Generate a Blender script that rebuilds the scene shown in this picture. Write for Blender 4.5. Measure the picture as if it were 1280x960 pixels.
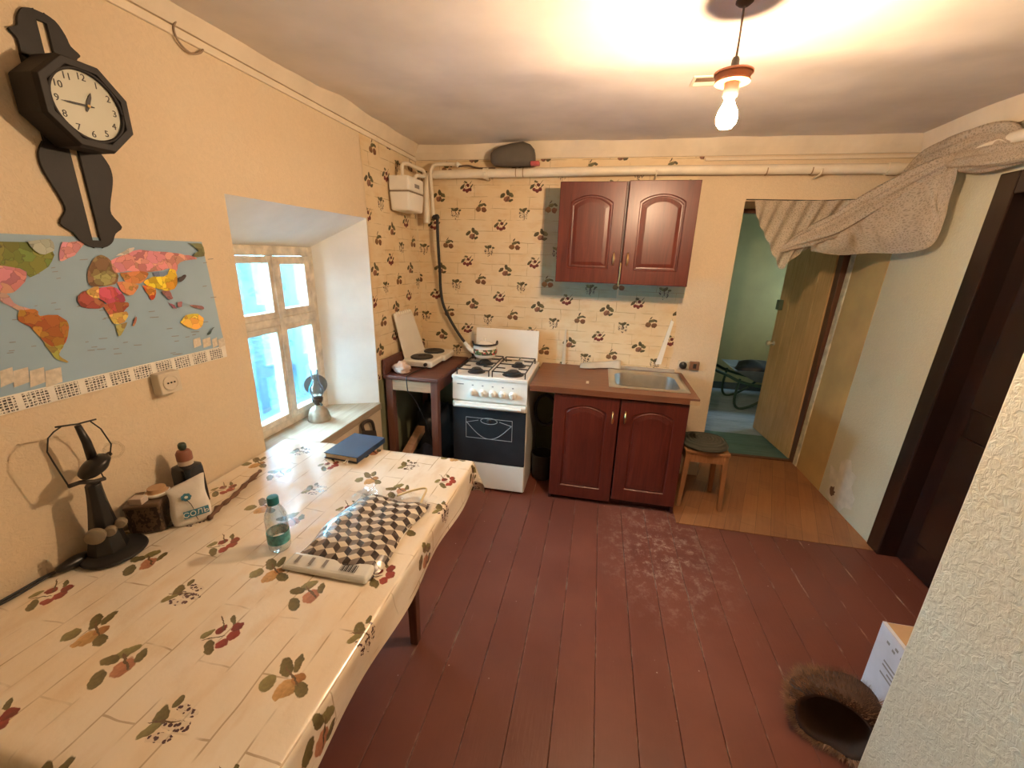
import bpy, bmesh, math, random
from mathutils import Vector, Matrix, noise
random.seed(7)
PI = math.pi
for o in list(bpy.data.objects): bpy.data.objects.remove(o)
SC = bpy.context.scene
COL = SC.collection

# ------------------------------------------------------------------ camera
F, YAW, PITCH, ROLL, CH = 517.786, -0.1955, 0.29882, 0.02867, 1.62116
_cy, _sy, _cp, _sp = math.cos(YAW), math.sin(YAW), math.cos(PITCH), math.sin(PITCH)
_fw = Vector((_sy*_cp, _cy*_cp, -_sp)); _r0 = Vector((_cy, -_sy, 0)); _u0 = _r0.cross(_fw)
_c, _s = math.cos(ROLL), math.sin(ROLL)
_rt = _c*_r0 + _s*_u0; _up = -_s*_r0 + _c*_u0
CAMP = Vector((0, 0, CH))
cam_d = bpy.data.cameras.new('camera'); cam = bpy.data.objects.new('camera', cam_d); COL.objects.link(cam)
cam_d.sensor_width = 36; cam_d.lens = 36*F/1280; cam_d.clip_start = 0.02
m3 = Matrix((_rt, _up, -_fw)).transposed()
cam.matrix_world = Matrix.Translation(CAMP) @ m3.to_4x4()
SC.camera = cam

# ------------------------------------------------------------------ light
wd = bpy.data.worlds.new('world'); SC.world = wd; wd.use_nodes = True
wn = wd.node_tree.nodes; bg = wn['Background']
bg.inputs[0].default_value = (0.60, 0.84, 1.0, 1); bg.inputs[1].default_value = 62.0     # overcast daylight
BULB = 860.0                                                             # emission of the bare bulb
pl = bpy.data.lights.new('window_portal', 'AREA'); pl.shape = 'RECTANGLE'; pl.size = 1.0; pl.size_y = 0.66
pl.cycles.is_portal = True
po = bpy.data.objects.new('window_portal', pl); COL.objects.link(po)
po.location = (-1.765, 1.96, 1.14); po.rotation_euler = (0, -PI/2, 0)
pl2 = bpy.data.lights.new('hall_window_offscreen', 'AREA'); pl2.shape = 'RECTANGLE'; pl2.size = .3; pl2.size_y = .25
pl2.cycles.is_portal = True
po2 = bpy.data.objects.new('hall_window_offscreen', pl2); COL.objects.link(po2)
po2.location = (3.14, 5.175, 1.35); po2.rotation_euler = (0, PI/2, 0)
vs = SC.view_settings
vs.view_transform = 'Standard'; vs.look = 'None'; vs.gamma = 1; vs.use_curve_mapping = False
vs.exposure = 0.85

# ------------------------------------------------------------------ room numbers (metres)
XL, D, H = -1.396, 3.17, 2.344
TH = 0.48                                    # thickness of the back wall
def XR(z): return 1.748 + 0.0235*z           # the right wall leans a little
TZ = 0.765                                   # table cloth top

def P(ax, val, u, v):                        # photo pixel -> point on an axis plane of the room
    d = _rt*((u-640)/F) + _up*(-(v-480)/F) + _fw
    i = 'xyz'.index(ax); return CAMP + d*((val-CAMP[i])/d[i])

# ------------------------------------------------------------------ materials
class NB:
    def __init__(s, name):
        s.m = bpy.data.materials.new(name); s.m.use_nodes = True
        s.t = s.m.node_tree; s.n = s.t.nodes; s.b = s.n['Principled BSDF']
    def new(s, typ, **kw):
        x = s.n.new(typ)
        for k, v in kw.items(): setattr(x, k, v)
        return x
    def put(s, sock, v):
        if isinstance(v, bpy.types.NodeSocket): s.t.links.new(v, sock)
        elif v is not None:
            if sock.type == 'RGBA' and len(v) == 3: v = (*v, 1)
            sock.default_value = v
    def math(s, op, a, b=None, c=None, clamp=False):
        x = s.new('ShaderNodeMath', operation=op, use_clamp=clamp)
        s.put(x.inputs[0], a); s.put(x.inputs[1], b)
        if c is not None: s.put(x.inputs[2], c)
        return x.outputs[0]
    def vm(s, op, a, b=None):
        x = s.new('ShaderNodeVectorMath', operation=op); s.put(x.inputs[0], a)
        if b is not None: s.put(x.inputs[1], b)
        return x.outputs['Value'] if op in ('LENGTH', 'DOT_PRODUCT', 'DISTANCE') else x.outputs[0]
    def mix(s, f, a, b, blend='MIX'):
        x = s.new('ShaderNodeMix', data_type='RGBA', blend_type=blend)
        s.put(x.inputs[0], f); s.put(x.inputs[6], a); s.put(x.inputs[7], b); return x.outputs[2]
    def ramp(s, f, p0, p1, interp='LINEAR'):
        x = s.new('ShaderNodeMapRange', clamp=True); s.put(x.inputs[0], f); s.put(x.inputs[1], p0); s.put(x.inputs[2], p1); return x.outputs[0]
    def coord(s, kind='Object'): return s.new('ShaderNodeTexCoord').outputs[kind]
    def geo(s): return s.new('ShaderNodeNewGeometry').outputs['Position']
    def sep(s, v): x = s.new('ShaderNodeSeparateXYZ'); s.put(x.inputs[0], v); return x.outputs
    def comb(s, a, b, c=0.0):
        x = s.new('ShaderNodeCombineXYZ'); s.put(x.inputs[0], a); s.put(x.inputs[1], b); s.put(x.inputs[2], c); return x.outputs[0]
    def scale(s, v, k): x = s.new('ShaderNodeMapping'); s.put(x.inputs[0], v); x.inputs['Scale'].default_value = k; return x.outputs[0]
    def tex(s, v, typ='T', **kw): x = s.new('ShaderNodeMapping', vector_type='TEXTURE'); s.put(x.inputs[0], v); x.inputs[1].default_value = kw['loc']; x.inputs[2].default_value = (0, 0, kw.get('rot', 0)); x.inputs[3].default_value = kw['scale']; return x.outputs[0]
    def noise(s, v, sc, det=3, rough=.55, dist=0, out=0):
        x = s.new('ShaderNodeTexNoise'); s.put(x.inputs['Vector'], v); x.inputs['Scale'].default_value = sc
        x.inputs['Detail'].default_value = det; x.inputs['Roughness'].default_value = rough; x.inputs['Distortion'].default_value = dist
        return x.outputs[out]
    def voro(s, v, sc, feat='F1', out='Distance'):
        x = s.new('ShaderNodeTexVoronoi', feature=feat); s.put(x.inputs['Vector'], v); x.inputs['Scale'].default_value = sc; return x.outputs[out]
    def bump(s, h, strength=.3, dist=.01):
        x = s.new('ShaderNodeBump'); s.put(x.inputs['Height'], h); x.inputs['Strength'].default_value = strength; x.inputs['Distance'].default_value = dist
        s.put(s.b.inputs['Normal'], x.outputs[0])
    def base(s, c, rough=.5, metal=0):
        s.put(s.b.inputs['Base Color'], c); s.put(s.b.inputs['Roughness'], rough); s.put(s.b.inputs['Metallic'], metal)
        return s

MAT = {}
def plain(name, col, rough=.5, metal=0, var=.12, sc=8, bump=0, bsc=60, stretch=None, coat=0, rot=None):
    """one colour with blotchy variation and optional fine relief"""
    if name in MAT: return MAT[name]
    b = NB(name); v = b.coord()
    if stretch: v = b.scale(v, stretch)
    f = b.noise(v, sc, 4)
    lo = tuple(c*(1-var) for c in col); hi = tuple(min(1, c*(1+var)) for c in col)
    b.base(b.mix(b.ramp(f, .3, .7), lo, hi), rough, metal)
    if bump: b.bump(b.noise(v, bsc, 3), bump, .004)
    if coat: b.b.inputs['Coat Weight'].default_value = coat
    MAT[name] = b.m; return b.m

def wallpaper_emboss(name, col, sc=75, lo=.97, bs=.6):
    b = NB(name); v = b.geo()
    n1 = b.noise(v, sc, 3, .55, 1.0); n2 = b.noise(v, 1.6, 3); st = b.noise(v, 5, 4)
    c = b.mix(b.ramp(n1, .38, .64), tuple(x*lo for x in col), tuple(min(1, x*1.02) for x in col))  # shade of the embossed hollows also put faintly into the colour
    c = b.mix(b.math('MULTIPLY', b.ramp(n2, .45, .75), .28), c, (col[0]*.86, col[1]*.76, col[2]*.62))
    c = b.mix(b.math('MULTIPLY', b.ramp(st, .62, .8), .25), c, (col[0]*.7, col[1]*.66, col[2]*.58))
    b.base(c, .75); b.bump(n1, bs, .004)
    MAT[name] = b.m; return b.m

GRAPE = [(0, -.012, .012, .034, 0, 'g'), (-.028, .0, .010, .028, .15, 'g'), (.028, -.006, .010, .028, -.15, 'g'), (.006, .034, .024, .013, .5, 'l'), (-.02, .034, .02, .010, -.5, 'l2'), (.04, .028, .012, .008, .2, 'l'), (.0, .018, .0022, .034, .25, 's')]
APPLE = [(-.024, -.010, .023, .021, 0, 'o'), (.024, -.014, .022, .020, 0, 'o2'), (0, .022, .026, .012, .3, 'l2'), (.032, .026, .016, .009, -.5, 'l'), (-.006, .046, .004, .016, -.6, 's')]
PEACH = [(-.004, -.014, .026, .021, .3, 'p'), (-.040, .012, .026, .014, .7, 'l'), (.030, .018, .026, .015, -.6, 'l2'), (.004, .036, .014, .022, .2, 'l'), (.030, -.024, .020, .010, .4, 'l'), (.010, -.004, .003, .034, -.5, 's')]
BERRY = [(.006, -.022, .016, .015, 0, 'r'), (.030, -.012, .015, .014, 0, 'r2'), (-.020, -.014, .014, .014, 0, 'r'), (.012, .020, .014, .013, 0, 'r2'), (-.036, .008, .024, .011, .8, 'l'), (-.006, .044, .016, .009, -.3, 'l2'), (.044, .014, .018, .006, .8, 'l'), (.030, .034, .002, .030, -.7, 's'), (-.012, .020, .002, .026, .5, 's')]
YELLOW = [(-.016, -.020, .024, .022, 0, 'y'), (.010, -.030, .014, .016, .4, 'o'), (.028, .016, .030, .014, .8, 'l'), (-.016, .030, .020, .018, 0, 'l2'), (.044, -.006, .024, .011, .3, 'l'), (-.012, -.056, .022, .014, 1.0, 'l'), (.012, -.012, .0025, .036, -.5, 's'), (-.034, -.012, .012, .009, .5, 'y')]
FC = {'g': (.055, .018, .03), 'l': (.17, .14, .055), 'l2': (.27, .23, .09), 'o': (.42, .20, .07), 'o2': (.34, .13, .05), 's': (.16, .10, .05), 'p': (.52, .22, .12), 'r': (.36, .05, .04), 'r2': (.26, .035, .03), 'y': (.62, .36, .14)}
def fruit_print(name, base, slots, line=.5, tint=None, gloss=.6, msize=1.0, wear=0, fade=0.0, dark=1.0, coat=0, relief=.12):
    """half-drop fruit print over sketched brick joints; UV in metres"""
    if name in MAT: return MAT[name]
    b = NB(name); uv = b.coord('UV')
    wob = b.vm('SUBTRACT', b.noise(uv, 55, 2, out=1), (.5, .5, .5))
    s = b.sep(uv); PP = .517; Q = PP/2
    blot = b.noise(uv, 3.2, 3)
    c = b.mix(b.math('MULTIPLY', b.ramp(blot, .42, .72), .55), base, (base[0]*.93, base[1]*.78, base[2]*.56))
    c = b.mix(b.math('MULTIPLY', b.ramp(b.noise(b.scale(uv, (1, 2.2, 1)), 8, 4), .50, .70), .40), c, (base[0]*.80, base[1]*.62, base[2]*.42))
    br = b.new('ShaderNodeTexBrick', offset=.5)
    wl = b.vm('ADD', uv, b.vm('MULTIPLY', b.vm('SUBTRACT', b.noise(uv, 6, 2, out=1), (.5, .5, .5)), (.03, .012, 0)))
    b.put(br.inputs['Vector'], wl)
    br.inputs['Scale'].default_value = 1; br.inputs['Mortar Size'].default_value = .0022; br.inputs['Mortar Smooth'].default_value = .3
    br.inputs['Brick Width'].default_value = .27; br.inputs['Row Height'].default_value = .078
    gate = b.ramp(b.noise(uv, 9, 2), .42, .58)
    c = b.mix(b.math('MULTIPLY', b.math('MULTIPLY', br.outputs['Fac'], gate), line), c, (.30, .20, .10))
    wash = b.noise(uv, 120, 3)
    for (ou, ov), motif in slots:
        vv = b.math('DIVIDE', b.math('SUBTRACT', s[1], ov), Q); row = b.math('ROUND', vv)
        uu = b.math('SUBTRACT', b.math('DIVIDE', b.math('SUBTRACT', s[0], ou), PP), b.math('MULTIPLY', row, .5)); co = b.math('ROUND', uu)
        loc = b.comb(b.math('MULTIPLY', b.math('SUBTRACT', uu, co), PP), b.math('MULTIPLY', b.math('SUBTRACT', vv, row), Q), 0.0)
        loc = b.vm('ADD', loc, b.vm('MULTIPLY', wob, (.014, .014, 0)))
        for (x, y, rx, ry, a, k) in motif:
            t = b.tex(loc, loc=(x*msize, y*msize, 0), rot=a, scale=(rx*msize, ry*msize, 1))
            ln = b.vm('LENGTH', b.vm('MULTIPLY', t, (1, 1, 0)))
            col = FC[k]
            if fade: col = tuple(q*(1-fade)+w*fade for q, w in zip(col, base))
            col = tuple(q*dark for q in col); dk = tuple(q*.5 for q in col)
            if k == 'g':
                dots = b.math('LESS_THAN', b.voro(uv, 125), .46)
                f = b.math('MULTIPLY', b.math('LESS_THAN', ln, 1.0), b.math('ADD', b.math('MULTIPLY', dots, .85), .12))
                c = b.mix(f, c, col)
            else:
                shade = b.mix(b.math('ADD', b.math('MULTIPLY', b.ramp(b.sep(t)[1], -1.0, .7), .6), b.math('MULTIPLY', b.ramp(wash, .35, .65), .4)), dk, col)
                c = b.mix(b.ramp(ln, 1.06, .94), c, shade)
    if wear:
        c = b.mix(b.math('MULTIPLY', b.ramp(b.noise(uv, 2.1, 5), .5, .8), wear), c, (.42, .32, .2))
    if tint: c = b.mix(1.0, c, tint, 'MULTIPLY')
    b.base(c, gloss)
    if coat: b.b.inputs['Coat Weight'].default_value = coat; b.b.inputs['Coat Roughness'].default_value = .17
    b.bump(b.noise(uv, 38, 3), relief, .004)
    MAT[name] = b.m; return b.m

def wood(name, c1, c2, axis='z', rough=.45, coat=0, sc=1.0):
    if name in MAT: return MAT[name]
    st = {'x': (1.2, 14, 14), 'y': (14, 1.2, 14), 'z': (14, 14, 1.2)}[axis]
    b = NB(name); v = b.scale(b.geo(), tuple(k*sc for k in st))
    f = b.noise(v, 2.2, 5, .62, 1.2); g = b.noise(b.geo(), 2.5, 3)
    c = b.mix(b.ramp(f, .32, .68), c1, c2)
    c = b.mix(b.math('MULTIPLY', b.ramp(g, .45, .75), .35), c, tuple(x*.6 for x in c1))
    b.base(c, rough); b.bump(f, .10, .003)
    if coat: b.b.inputs['Coat Weight'].default_value = coat; b.b.inputs['Coat Roughness'].default_value = .25
    MAT[name] = b.m; return b.m

def floor_paint():
    b = NB('red_brown_floor_paint'); v = b.geo()
    oi = b.new('ShaderNodeObjectInfo').outputs['Random']
    n = b.noise(v, 2.3, 5, .6); fine = b.noise(b.scale(v, (30, 3, 10)), 3, 4)
    c = b.mix(b.ramp(n, .3, .7), (.140, .042, .027), (.200, .064, .040))
    c = b.mix(b.math('MULTIPLY', oi, .45), c, (.115, .036, .026))
    s = b.sep(v)
    d = b.vm('LENGTH', b.vm('MULTIPLY', b.vm('SUBTRACT', v, (.50, 2.20, 0)), (1.7, 1.1, 0)))       # trodden spot by the sink
    wornm = b.math('MULTIPLY', b.ramp(d, .72, .0), b.ramp(b.noise(v, 16, 8, .82), .50, .66))
    c = b.mix(b.math('MULTIPLY', wornm, .95), c, (.46, .36, .29))
    scr = b.math('MULTIPLY', b.ramp(b.noise(b.scale(v, (26, 1.6, 1)), 1.4, 5, .7), .66, .74), b.ramp(b.noise(v, 1.7, 3), .45, .62))
    c = b.mix(b.math('MULTIPLY', scr, .6), c, (.36, .24, .19))
    lx = b.sep(b.coord('Object'))[0]
    edge = b.math('MAXIMUM', b.ramp(lx, .006, .001), b.ramp(lx, .145, .1495))
    eg = b.math('MULTIPLY', b.math('MULTIPLY', edge, b.ramp(b.noise(b.scale(v, (20, 5, 1)), 1.5, 5, .7), .52, .66)), .8)
    c = b.mix(eg, c, (.42, .28, .20))
    sp = b.math('MULTIPLY', b.math('LESS_THAN', b.voro(v, 17), .05), b.ramp(b.noise(v, 3.1, 2), .5, .6))
    c = b.mix(sp, c, (.5, .42, .36))
    b.base(c, b.mix(b.ramp(n, .3, .7), (.34,)*3, (.52,)*3)); b.bump(b.math('ADD', fine, b.math('MULTIPLY', n, .6)), .22, .004)
    MAT['floor'] = b.m; return b.m

def parquet_print():
    b = NB('parquet_print_linoleum'); v = b.geo()
    r = b.tex(v, loc=(0, 0, 0), rot=1.22, scale=(1, 1, 1))
    br = b.new('ShaderNodeTexBrick', offset=.37); b.put(br.inputs['Vector'], r)
    br.inputs['Scale'].default_value = 1; br.inputs['Brick Width'].default_value = .42; br.inputs['Row Height'].default_value = .085
    br.inputs['Mortar Size'].default_value = .0012; br.inputs['Bias'].default_value = 0
    b.put(br.inputs['Color1'], (.34, .145, .055)); b.put(br.inputs['Color2'], (.24, .092, .036)); b.put(br.inputs['Mortar'], (.10, .04, .018))
    g = b.noise(b.scale(r, (2, 26, 1)), 2, 4)
    c = b.mix(b.ramp(g, .3, .7), br.outputs['Color'], b.mix(.35, br.outputs['Color'], (.44, .21, .08)))
    c = b.mix(b.math('MULTIPLY', b.ramp(b.noise(v, 3, 4), .5, .75), .45), c, (.12, .06, .035))
    b.base(c, .42); MAT['lino'] = b.m; return b.m

def cube_print():
    """rhombille (tumbling block) print, UV in metres"""
    b = NB('tumbling_block_print'); uv = b.coord('UV'); k = 1/.040
    p = b.vm('MULTIPLY', uv, (k, k, 0)); r = (1.0, 1.7320508, 1.0); h = (.5, .8660254, 0)
    a = b.vm('SUBTRACT', b.vm('MODULO', b.vm('ADD', p, (100*1.0, 100*1.7320508, 0)), r), h)
    q = b.vm('SUBTRACT', b.vm('MODULO', b.vm('ADD', p, (99.5, 99.5*1.7320508, 0)), r), h)
    a = b.vm('MULTIPLY', a, (1, 1, 0)); q = b.vm('MULTIPLY', q, (1, 1, 0))
    f = b.math('LESS_THAN', b.vm('DOT_PRODUCT', a, a), b.vm('DOT_PRODUCT', q, q))
    g = b.mix(f, q, a); s = b.sep(g)
    ang = b.math('ADD', b.math('DIVIDE', b.math('ARCTAN2', s[0], s[1]), 2*PI), .5)       # 0..1, zero at -y
    i1 = b.math('LESS_THAN', ang, 1/3); i2 = b.math('LESS_THAN', ang, 2/3)
    c = b.mix(i2, (.20, .17, .15), (.62, .55, .44)); c = b.mix(i1, c, (.035, .025, .025))
    b.base(c, .22); b.bump(b.noise(uv, 30, 3, .5, 1.0), .5, .006)
    b.b.inputs['Coat Weight'].default_value = .6; b.b.inputs['Coat Roughness'].default_value = .08
    MAT['cubes'] = b.m; return b.m

def lace():
    b = NB('beige_lace'); v = b.coord('UV')
    w = b.voro(v, 85, 'DISTANCE_TO_EDGE'); n = b.noise(v, 7, 3)
    holes = b.math('MULTIPLY', b.ramp(w, .06, .30), .38)
    s = b.sep(v)
    d = b.new('ShaderNodeBsdfDiffuse'); b.put(d.inputs[0], b.mix(b.ramp(n, .3, .7), (.52, .43, .33), (.64, .55, .44)))
    t2 = b.new('ShaderNodeBsdfTranslucent'); b.put(t2.inputs[0], (.55, .45, .34))
    m0 = b.new('ShaderNodeMixShader'); m0.inputs[0].default_value = .3; b.t.links.new(d.outputs[0], m0.inputs[1]); b.t.links.new(t2.outputs[0], m0.inputs[2])
    tr = b.new('ShaderNodeBsdfTransparent'); mx = b.new('ShaderNodeMixShader')
    b.put(mx.inputs[0], holes); b.t.links.new(m0.outputs[0], mx.inputs[1]); b.t.links.new(tr.outputs[0], mx.inputs[2])
    b.t.links.new(mx.outputs[0], b.n['Material Output'].inputs[0]); MAT['lace'] = b.m; return b.m

def thin_glass(name, tint=(.93, .98, 1.0), refl=.05, fk=.8):
    if name in MAT: return MAT[name]
    b = NB(name); tr = b.new('ShaderNodeBsdfTransparent'); b.put(tr.inputs[0], tint)
    gl = b.new('ShaderNodeBsdfGlossy'); gl.inputs['Roughness'].default_value = .03
    fr = b.new('ShaderNodeFresnel'); fr.inputs[0].default_value = 1.45
    mx = b.new('ShaderNodeMixShader'); b.put(mx.inputs[0], b.math('ADD', b.math('MULTIPLY', fr.outputs[0], fk), refl, clamp=True))
    b.t.links.new(tr.outputs[0], mx.inputs[1]); b.t.links.new(gl.outputs[0], mx.inputs[2])
    b.t.links.new(mx.outputs[0], b.n['Material Output'].inputs[0]); MAT[name] = b.m; return b.m

def emit(name, col, st):
    b = NB(name); b.base(col, .3); b.put(b.b.inputs['Emission Color'], col); b.b.inputs['Emission Strength'].default_value = st
    MAT[name] = b.m; return b.m

# ------------------------------------------------------------------ mesh builder
class MB:
    def __init__(s): s.v = []; s.f = []; s.uv = None
    def add(s, vs, fs):
        k = len(s.v); s.v += [Vector(p) for p in vs]; s.f += [tuple(i+k for i in f) for f in fs]; return s
    def box(s, x0, x1, y0, y1, z0, z1):
        return s.add([(x, y, z) for z in (z0, z1) for y in (y0, y1) for x in (x0, x1)],
                     [(0, 2, 3, 1), (4, 5, 7, 6), (0, 1, 5, 4), (2, 6, 7, 3), (0, 4, 6, 2), (1, 3, 7, 5)])
    def cbox(s, c, sx, sy, sz): return s.box(c[0]-sx/2, c[0]+sx/2, c[1]-sy/2, c[1]+sy/2, c[2]-sz/2, c[2]+sz/2)
    def hexa(s, p):  # 8 points ordered as box
        return s.add(p, [(0, 2, 3, 1), (4, 5, 7, 6), (0, 1, 5, 4), (2, 6, 7, 3), (0, 4, 6, 2), (1, 3, 7, 5)])
    def prism(s, poly, ext):
        """poly: 3D loop; ext: extrusion vector"""
        n = len(poly); e = Vector(ext); a = [Vector(p) for p in poly]
        return s.add(a+[p+e for p in a], [tuple(range(n))[::-1], tuple(range(n, 2*n))]+[(i, (i+1) % n, n+(i+1) % n, n+i) for i in range(n)])
    def loops(s, ls, cap0=True, cap1=True, closed=True):
        n = len(ls[0]); vs = [p for l in ls for p in l]; fs = []
        for j in range(len(ls)-1):
            for i in range(n if closed else n-1):
                i2 = (i+1) % n; fs.append((j*n+i, j*n+i2, (j+1)*n+i2, (j+1)*n+i))
        if cap0: fs.append(tuple(range(n))[::-1])
        if cap1: fs.append(tuple((len(ls)-1)*n+i for i in range(n)))
        return s.add(vs, fs)
    def tube(s, pts, r, n=10, cap=True):
        pts = [Vector(p) for p in pts]; rs = r if isinstance(r, (list, tuple)) else [r]*len(pts)
        T = []
        for i in range(len(pts)):
            a = pts[max(0, i-1)]; b = pts[min(len(pts)-1, i+1)]; T.append((b-a).normalized())
        u = T[0].orthogonal().normalized(); ls = []
        for i, p in enumerate(pts):
            u = (u - T[i]*u.dot(T[i])).normalized(); w = T[i].cross(u)
            ls.append([p+(u*math.cos(2*PI*k/n)+w*math.sin(2*PI*k/n))*rs[i] for k in range(n)])
        return s.loops(ls, cap, cap)
    def lathe(s, prof, c=(0, 0, 0), n=28, axis='z', cap0=True, cap1=True):
        ls = []
        for r, h in prof:
            l = []
            for k in range(n):
                a = 2*PI*k/n; x, y = r*math.cos(a), r*math.sin(a)
                l.append(Vector(c)+Vector({'z': (x, y, h), 'y': (x, -h, y), 'x': (h, x, y), '-x': (-h, x, -y)}[axis]))
            ls.append(l)
        return s.loops(ls, cap0, cap1)
    def grid(s, fn, nu, nv):
        vs = [fn(i/nu, j/nv) for j in range(nv+1) for i in range(nu+1)]
        return s.add(vs, [(j*(nu+1)+i, j*(nu+1)+i+1, (j+1)*(nu+1)+i+1, (j+1)*(nu+1)+i) for j in range(nv) for i in range(nu)])

def smooth_path(pts, n=8):
    pts = [Vector(p) for p in pts]; out = []
    for i in range(len(pts)-1):
        p0, p1, p2, p3 = pts[max(0, i-1)], pts[i], pts[i+1], pts[min(len(pts)-1, i+2)]
        for k in range(n):
            t = k/n; out.append(.5*((2*p1)+(p2-p0)*t+(2*p0-5*p1+4*p2-p3)*t*t+(3*p1-p0-3*p2+p3)*t**3))
    out.append(pts[-1]); return out

def obj(name, mb, mat, parent=None, local=False, smooth=False, bevel=0, solid=0, uvfn=None, sub=0, angle=None):
    """world-space builder -> one mesh object; a child's mesh is moved into its parent's space"""
    me = bpy.data.meshes.new(name)
    off = Vector((0, 0, 0))
    if parent is not None and not local:
        q = parent
        while q is not None: off = off + q.location; q = q.parent
    me.from_pydata([p-off for p in mb.v], [], mb.f); me.update()
    bm = bmesh.new(); bm.from_mesh(me); bmesh.ops.recalc_face_normals(bm, faces=bm.faces[:]); bm.to_mesh(me); bm.free()
    if uvfn:
        ul = me.uv_layers.new(name='UVMap')
        for l in me.loops: ul.data[l.index].uv = uvfn(me.vertices[l.vertex_index].co+off) if not isinstance(uvfn, list) else uvfn[l.vertex_index]
    me.materials.append(MAT[mat] if isinstance(mat, str) else mat)
    if smooth:
        for p in me.polygons: p.use_smooth = True
    o = bpy.data.objects.new(name, me); COL.objects.link(o)
    if parent is not None: o.parent = parent
    if bevel:
        md = o.modifiers.new('bevel', 'BEVEL'); md.width = bevel; md.segments = 2; md.limit_method = 'ANGLE'; md.angle_limit = .6
    if solid:
        md = o.modifiers.new('solid', 'SOLIDIFY'); md.thickness = solid; md.offset = 0
    if sub:
        md = o.modifiers.new('sub', 'SUBSURF'); md.levels = sub; md.render_levels = sub
    if smooth and angle is not None:
        try: me.set_sharp_from_angle(angle=angle)
        except Exception: pass
    return o
def thing(name, label, cat, loc=(0, 0, 0), rz=0, group=None):
    o = bpy.data.objects.new(name, None); COL.objects.link(o); o.location = loc; o.rotation_euler = (0, 0, rz); o.empty_display_size = .05
    tag(o, label, cat, group); return o
def tag(o, label, cat, group=None):
    o['label'] = label; o['category'] = cat
    if group: o['group'] = group
    return o
def struct(name, mb, mat, **kw):
    o = obj(name, mb, mat, **kw); o['kind'] = 'structure'; return o
def slabel(o, l): o['label'] = l; return o
def copy_tree(o, parent=None):
    c = o.copy(); COL.objects.link(c); c.parent = parent
    for ch in list(o.children): copy_tree(ch, c)
    return c
def text_part(name, s, size, mat, parent, M4, align='CENTER', ext=.0004):
    """lettering as flat mesh; M4 places the text plane in the parent's space"""
    cu = bpy.data.curves.new('t', 'FONT'); cu.body = s; cu.size = size; cu.align_x = align; cu.align_y = 'CENTER'; cu.extrude = ext; cu.resolution_u = 3
    to = bpy.data.objects.new('t', cu); COL.objects.link(to)
    dg = bpy.context.evaluated_depsgraph_get(); me = bpy.data.meshes.new_from_object(to.evaluated_get(dg))
    bpy.data.objects.remove(to); bpy.data.curves.remove(cu)
    me.transform(M4); me.materials.clear(); me.materials.append(MAT[mat] if isinstance(mat, str) else mat); me.name = name
    o = bpy.data.objects.new(name, me); COL.objects.link(o); o.parent = parent; return o
def frameM(o, xa, ya):      # matrix with text x along xa and text y along ya
    xa, ya = Vector(xa).normalized(), Vector(ya).normalized(); za = xa.cross(ya)
    m = Matrix((xa, ya, za)).transposed().to_4x4(); m.translation = Vector(o); return m

# material library
CREAM = (.68, .55, .385)
wallpaper_emboss('cream_embossed_wallpaper', CREAM)
wallpaper_emboss('pale_painted_wallpaper', (.56, .53, .39))
wallpaper_emboss('pale_ivory_embossed_wallpaper', (.66, .65, .53), 60, .95, 1.0)
SL = [((-1.095, 1.912), GRAPE), ((-.896, 1.954), APPLE), ((-.960, 1.768), PEACH), ((-.749, 1.830), BERRY)]
fruit_print('fruit_wallpaper_print', (.72, .58, .38), SL, .7, msize=.88, dark=.55)
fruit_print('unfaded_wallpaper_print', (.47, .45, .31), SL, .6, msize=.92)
SLT = [((.419, .715), GRAPE), ((.598, .779), BERRY), ((.491, .934), PEACH), ((.538, .573), YELLOW)]
fruit_print('fruit_oilcloth_print', (.80, .72, .60), SLT, .65, gloss=.26, msize=.90, coat=1.0, relief=.30)
floor_paint(); parquet_print(); cube_print(); lace(); thin_glass('window_glass')
plain('ceiling_whitewash', (.72, .655, .595), .85, var=.13, sc=2.2, bump=.45, bsc=7)
plain('white_plaster', (.80, .80, .76), .8, var=.05, sc=6, bump=.2, bsc=30)
plain('cream_plaster', (.72, .62, .48), .8, var=.08, sc=5, bump=.3, bsc=20)
plain('window_paint', (.62, .55, .44), .55, var=.28, sc=16, bump=.4, bsc=50)
plain('white_enamel', (.80, .77, .70), .22, var=.02)
plain('pipe_paint', (.76, .68, .55), .4, var=.08, sc=10, bump=.1, bsc=30)
plain('white_plastic', (.78, .76, .70), .35, var=.03)
plain('beige_plastic', (.62, .54, .42), .4, var=.05)
plain('black_plastic', (.012, .011, .011), .35, var=.2)
plain('black_rubber', (.012, .012, .013), .55, var=.2)
plain('black_iron', (.014, .013, .013), .5, var=.3, sc=30)
plain('burner_black', (.020, .018, .018), .55, var=.2)
plain('clock_wood', (.0075, .005, .0045), .6, var=.4, sc=14, bump=.15)
plain('clock_dial', (.52, .51, .41), .35, var=.03)
plain('ink_black', (.02, .018, .018), .5, var=0)
plain('ink_grey', (.24, .23, .23), .6, var=.05)
plain('brass', (.72, .50, .22), .28, 1, var=.05)
plain('steel', (.62, .60, .56), .28, 1, var=.06, sc=20)
plain('oven_glass', (.020, .024, .028), .12, var=.1)
plain('grey_line', (.28, .29, .28), .4, var=0)
wood('cherry_door_veneer', (.075, .011, .006), (.130, .022, .012), 'z', .36, .08)
wood('cherry_carcass', (.040, .010, .009), (.075, .018, .014), 'z', .4)
wood('worktop_laminate', (.145, .048, .022), (.215, .082, .040), 'x', .35)
plain('worktop_core', (.45, .31, .17), .8)
wood('old_table_wood', (.085, .024, .016), (.150, .052, .032), 'x', .5)
wood('table_leg_wood', (.110, .036, .022), (.17, .065, .038), 'z', .5)
wood('pale_apron_wood', (.33, .17, .085), (.42, .23, .12), 'x', .55)
wood('pale_door_wood', (.60, .39, .17), (.78, .55, .28), 'z', .4, .2)
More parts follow.
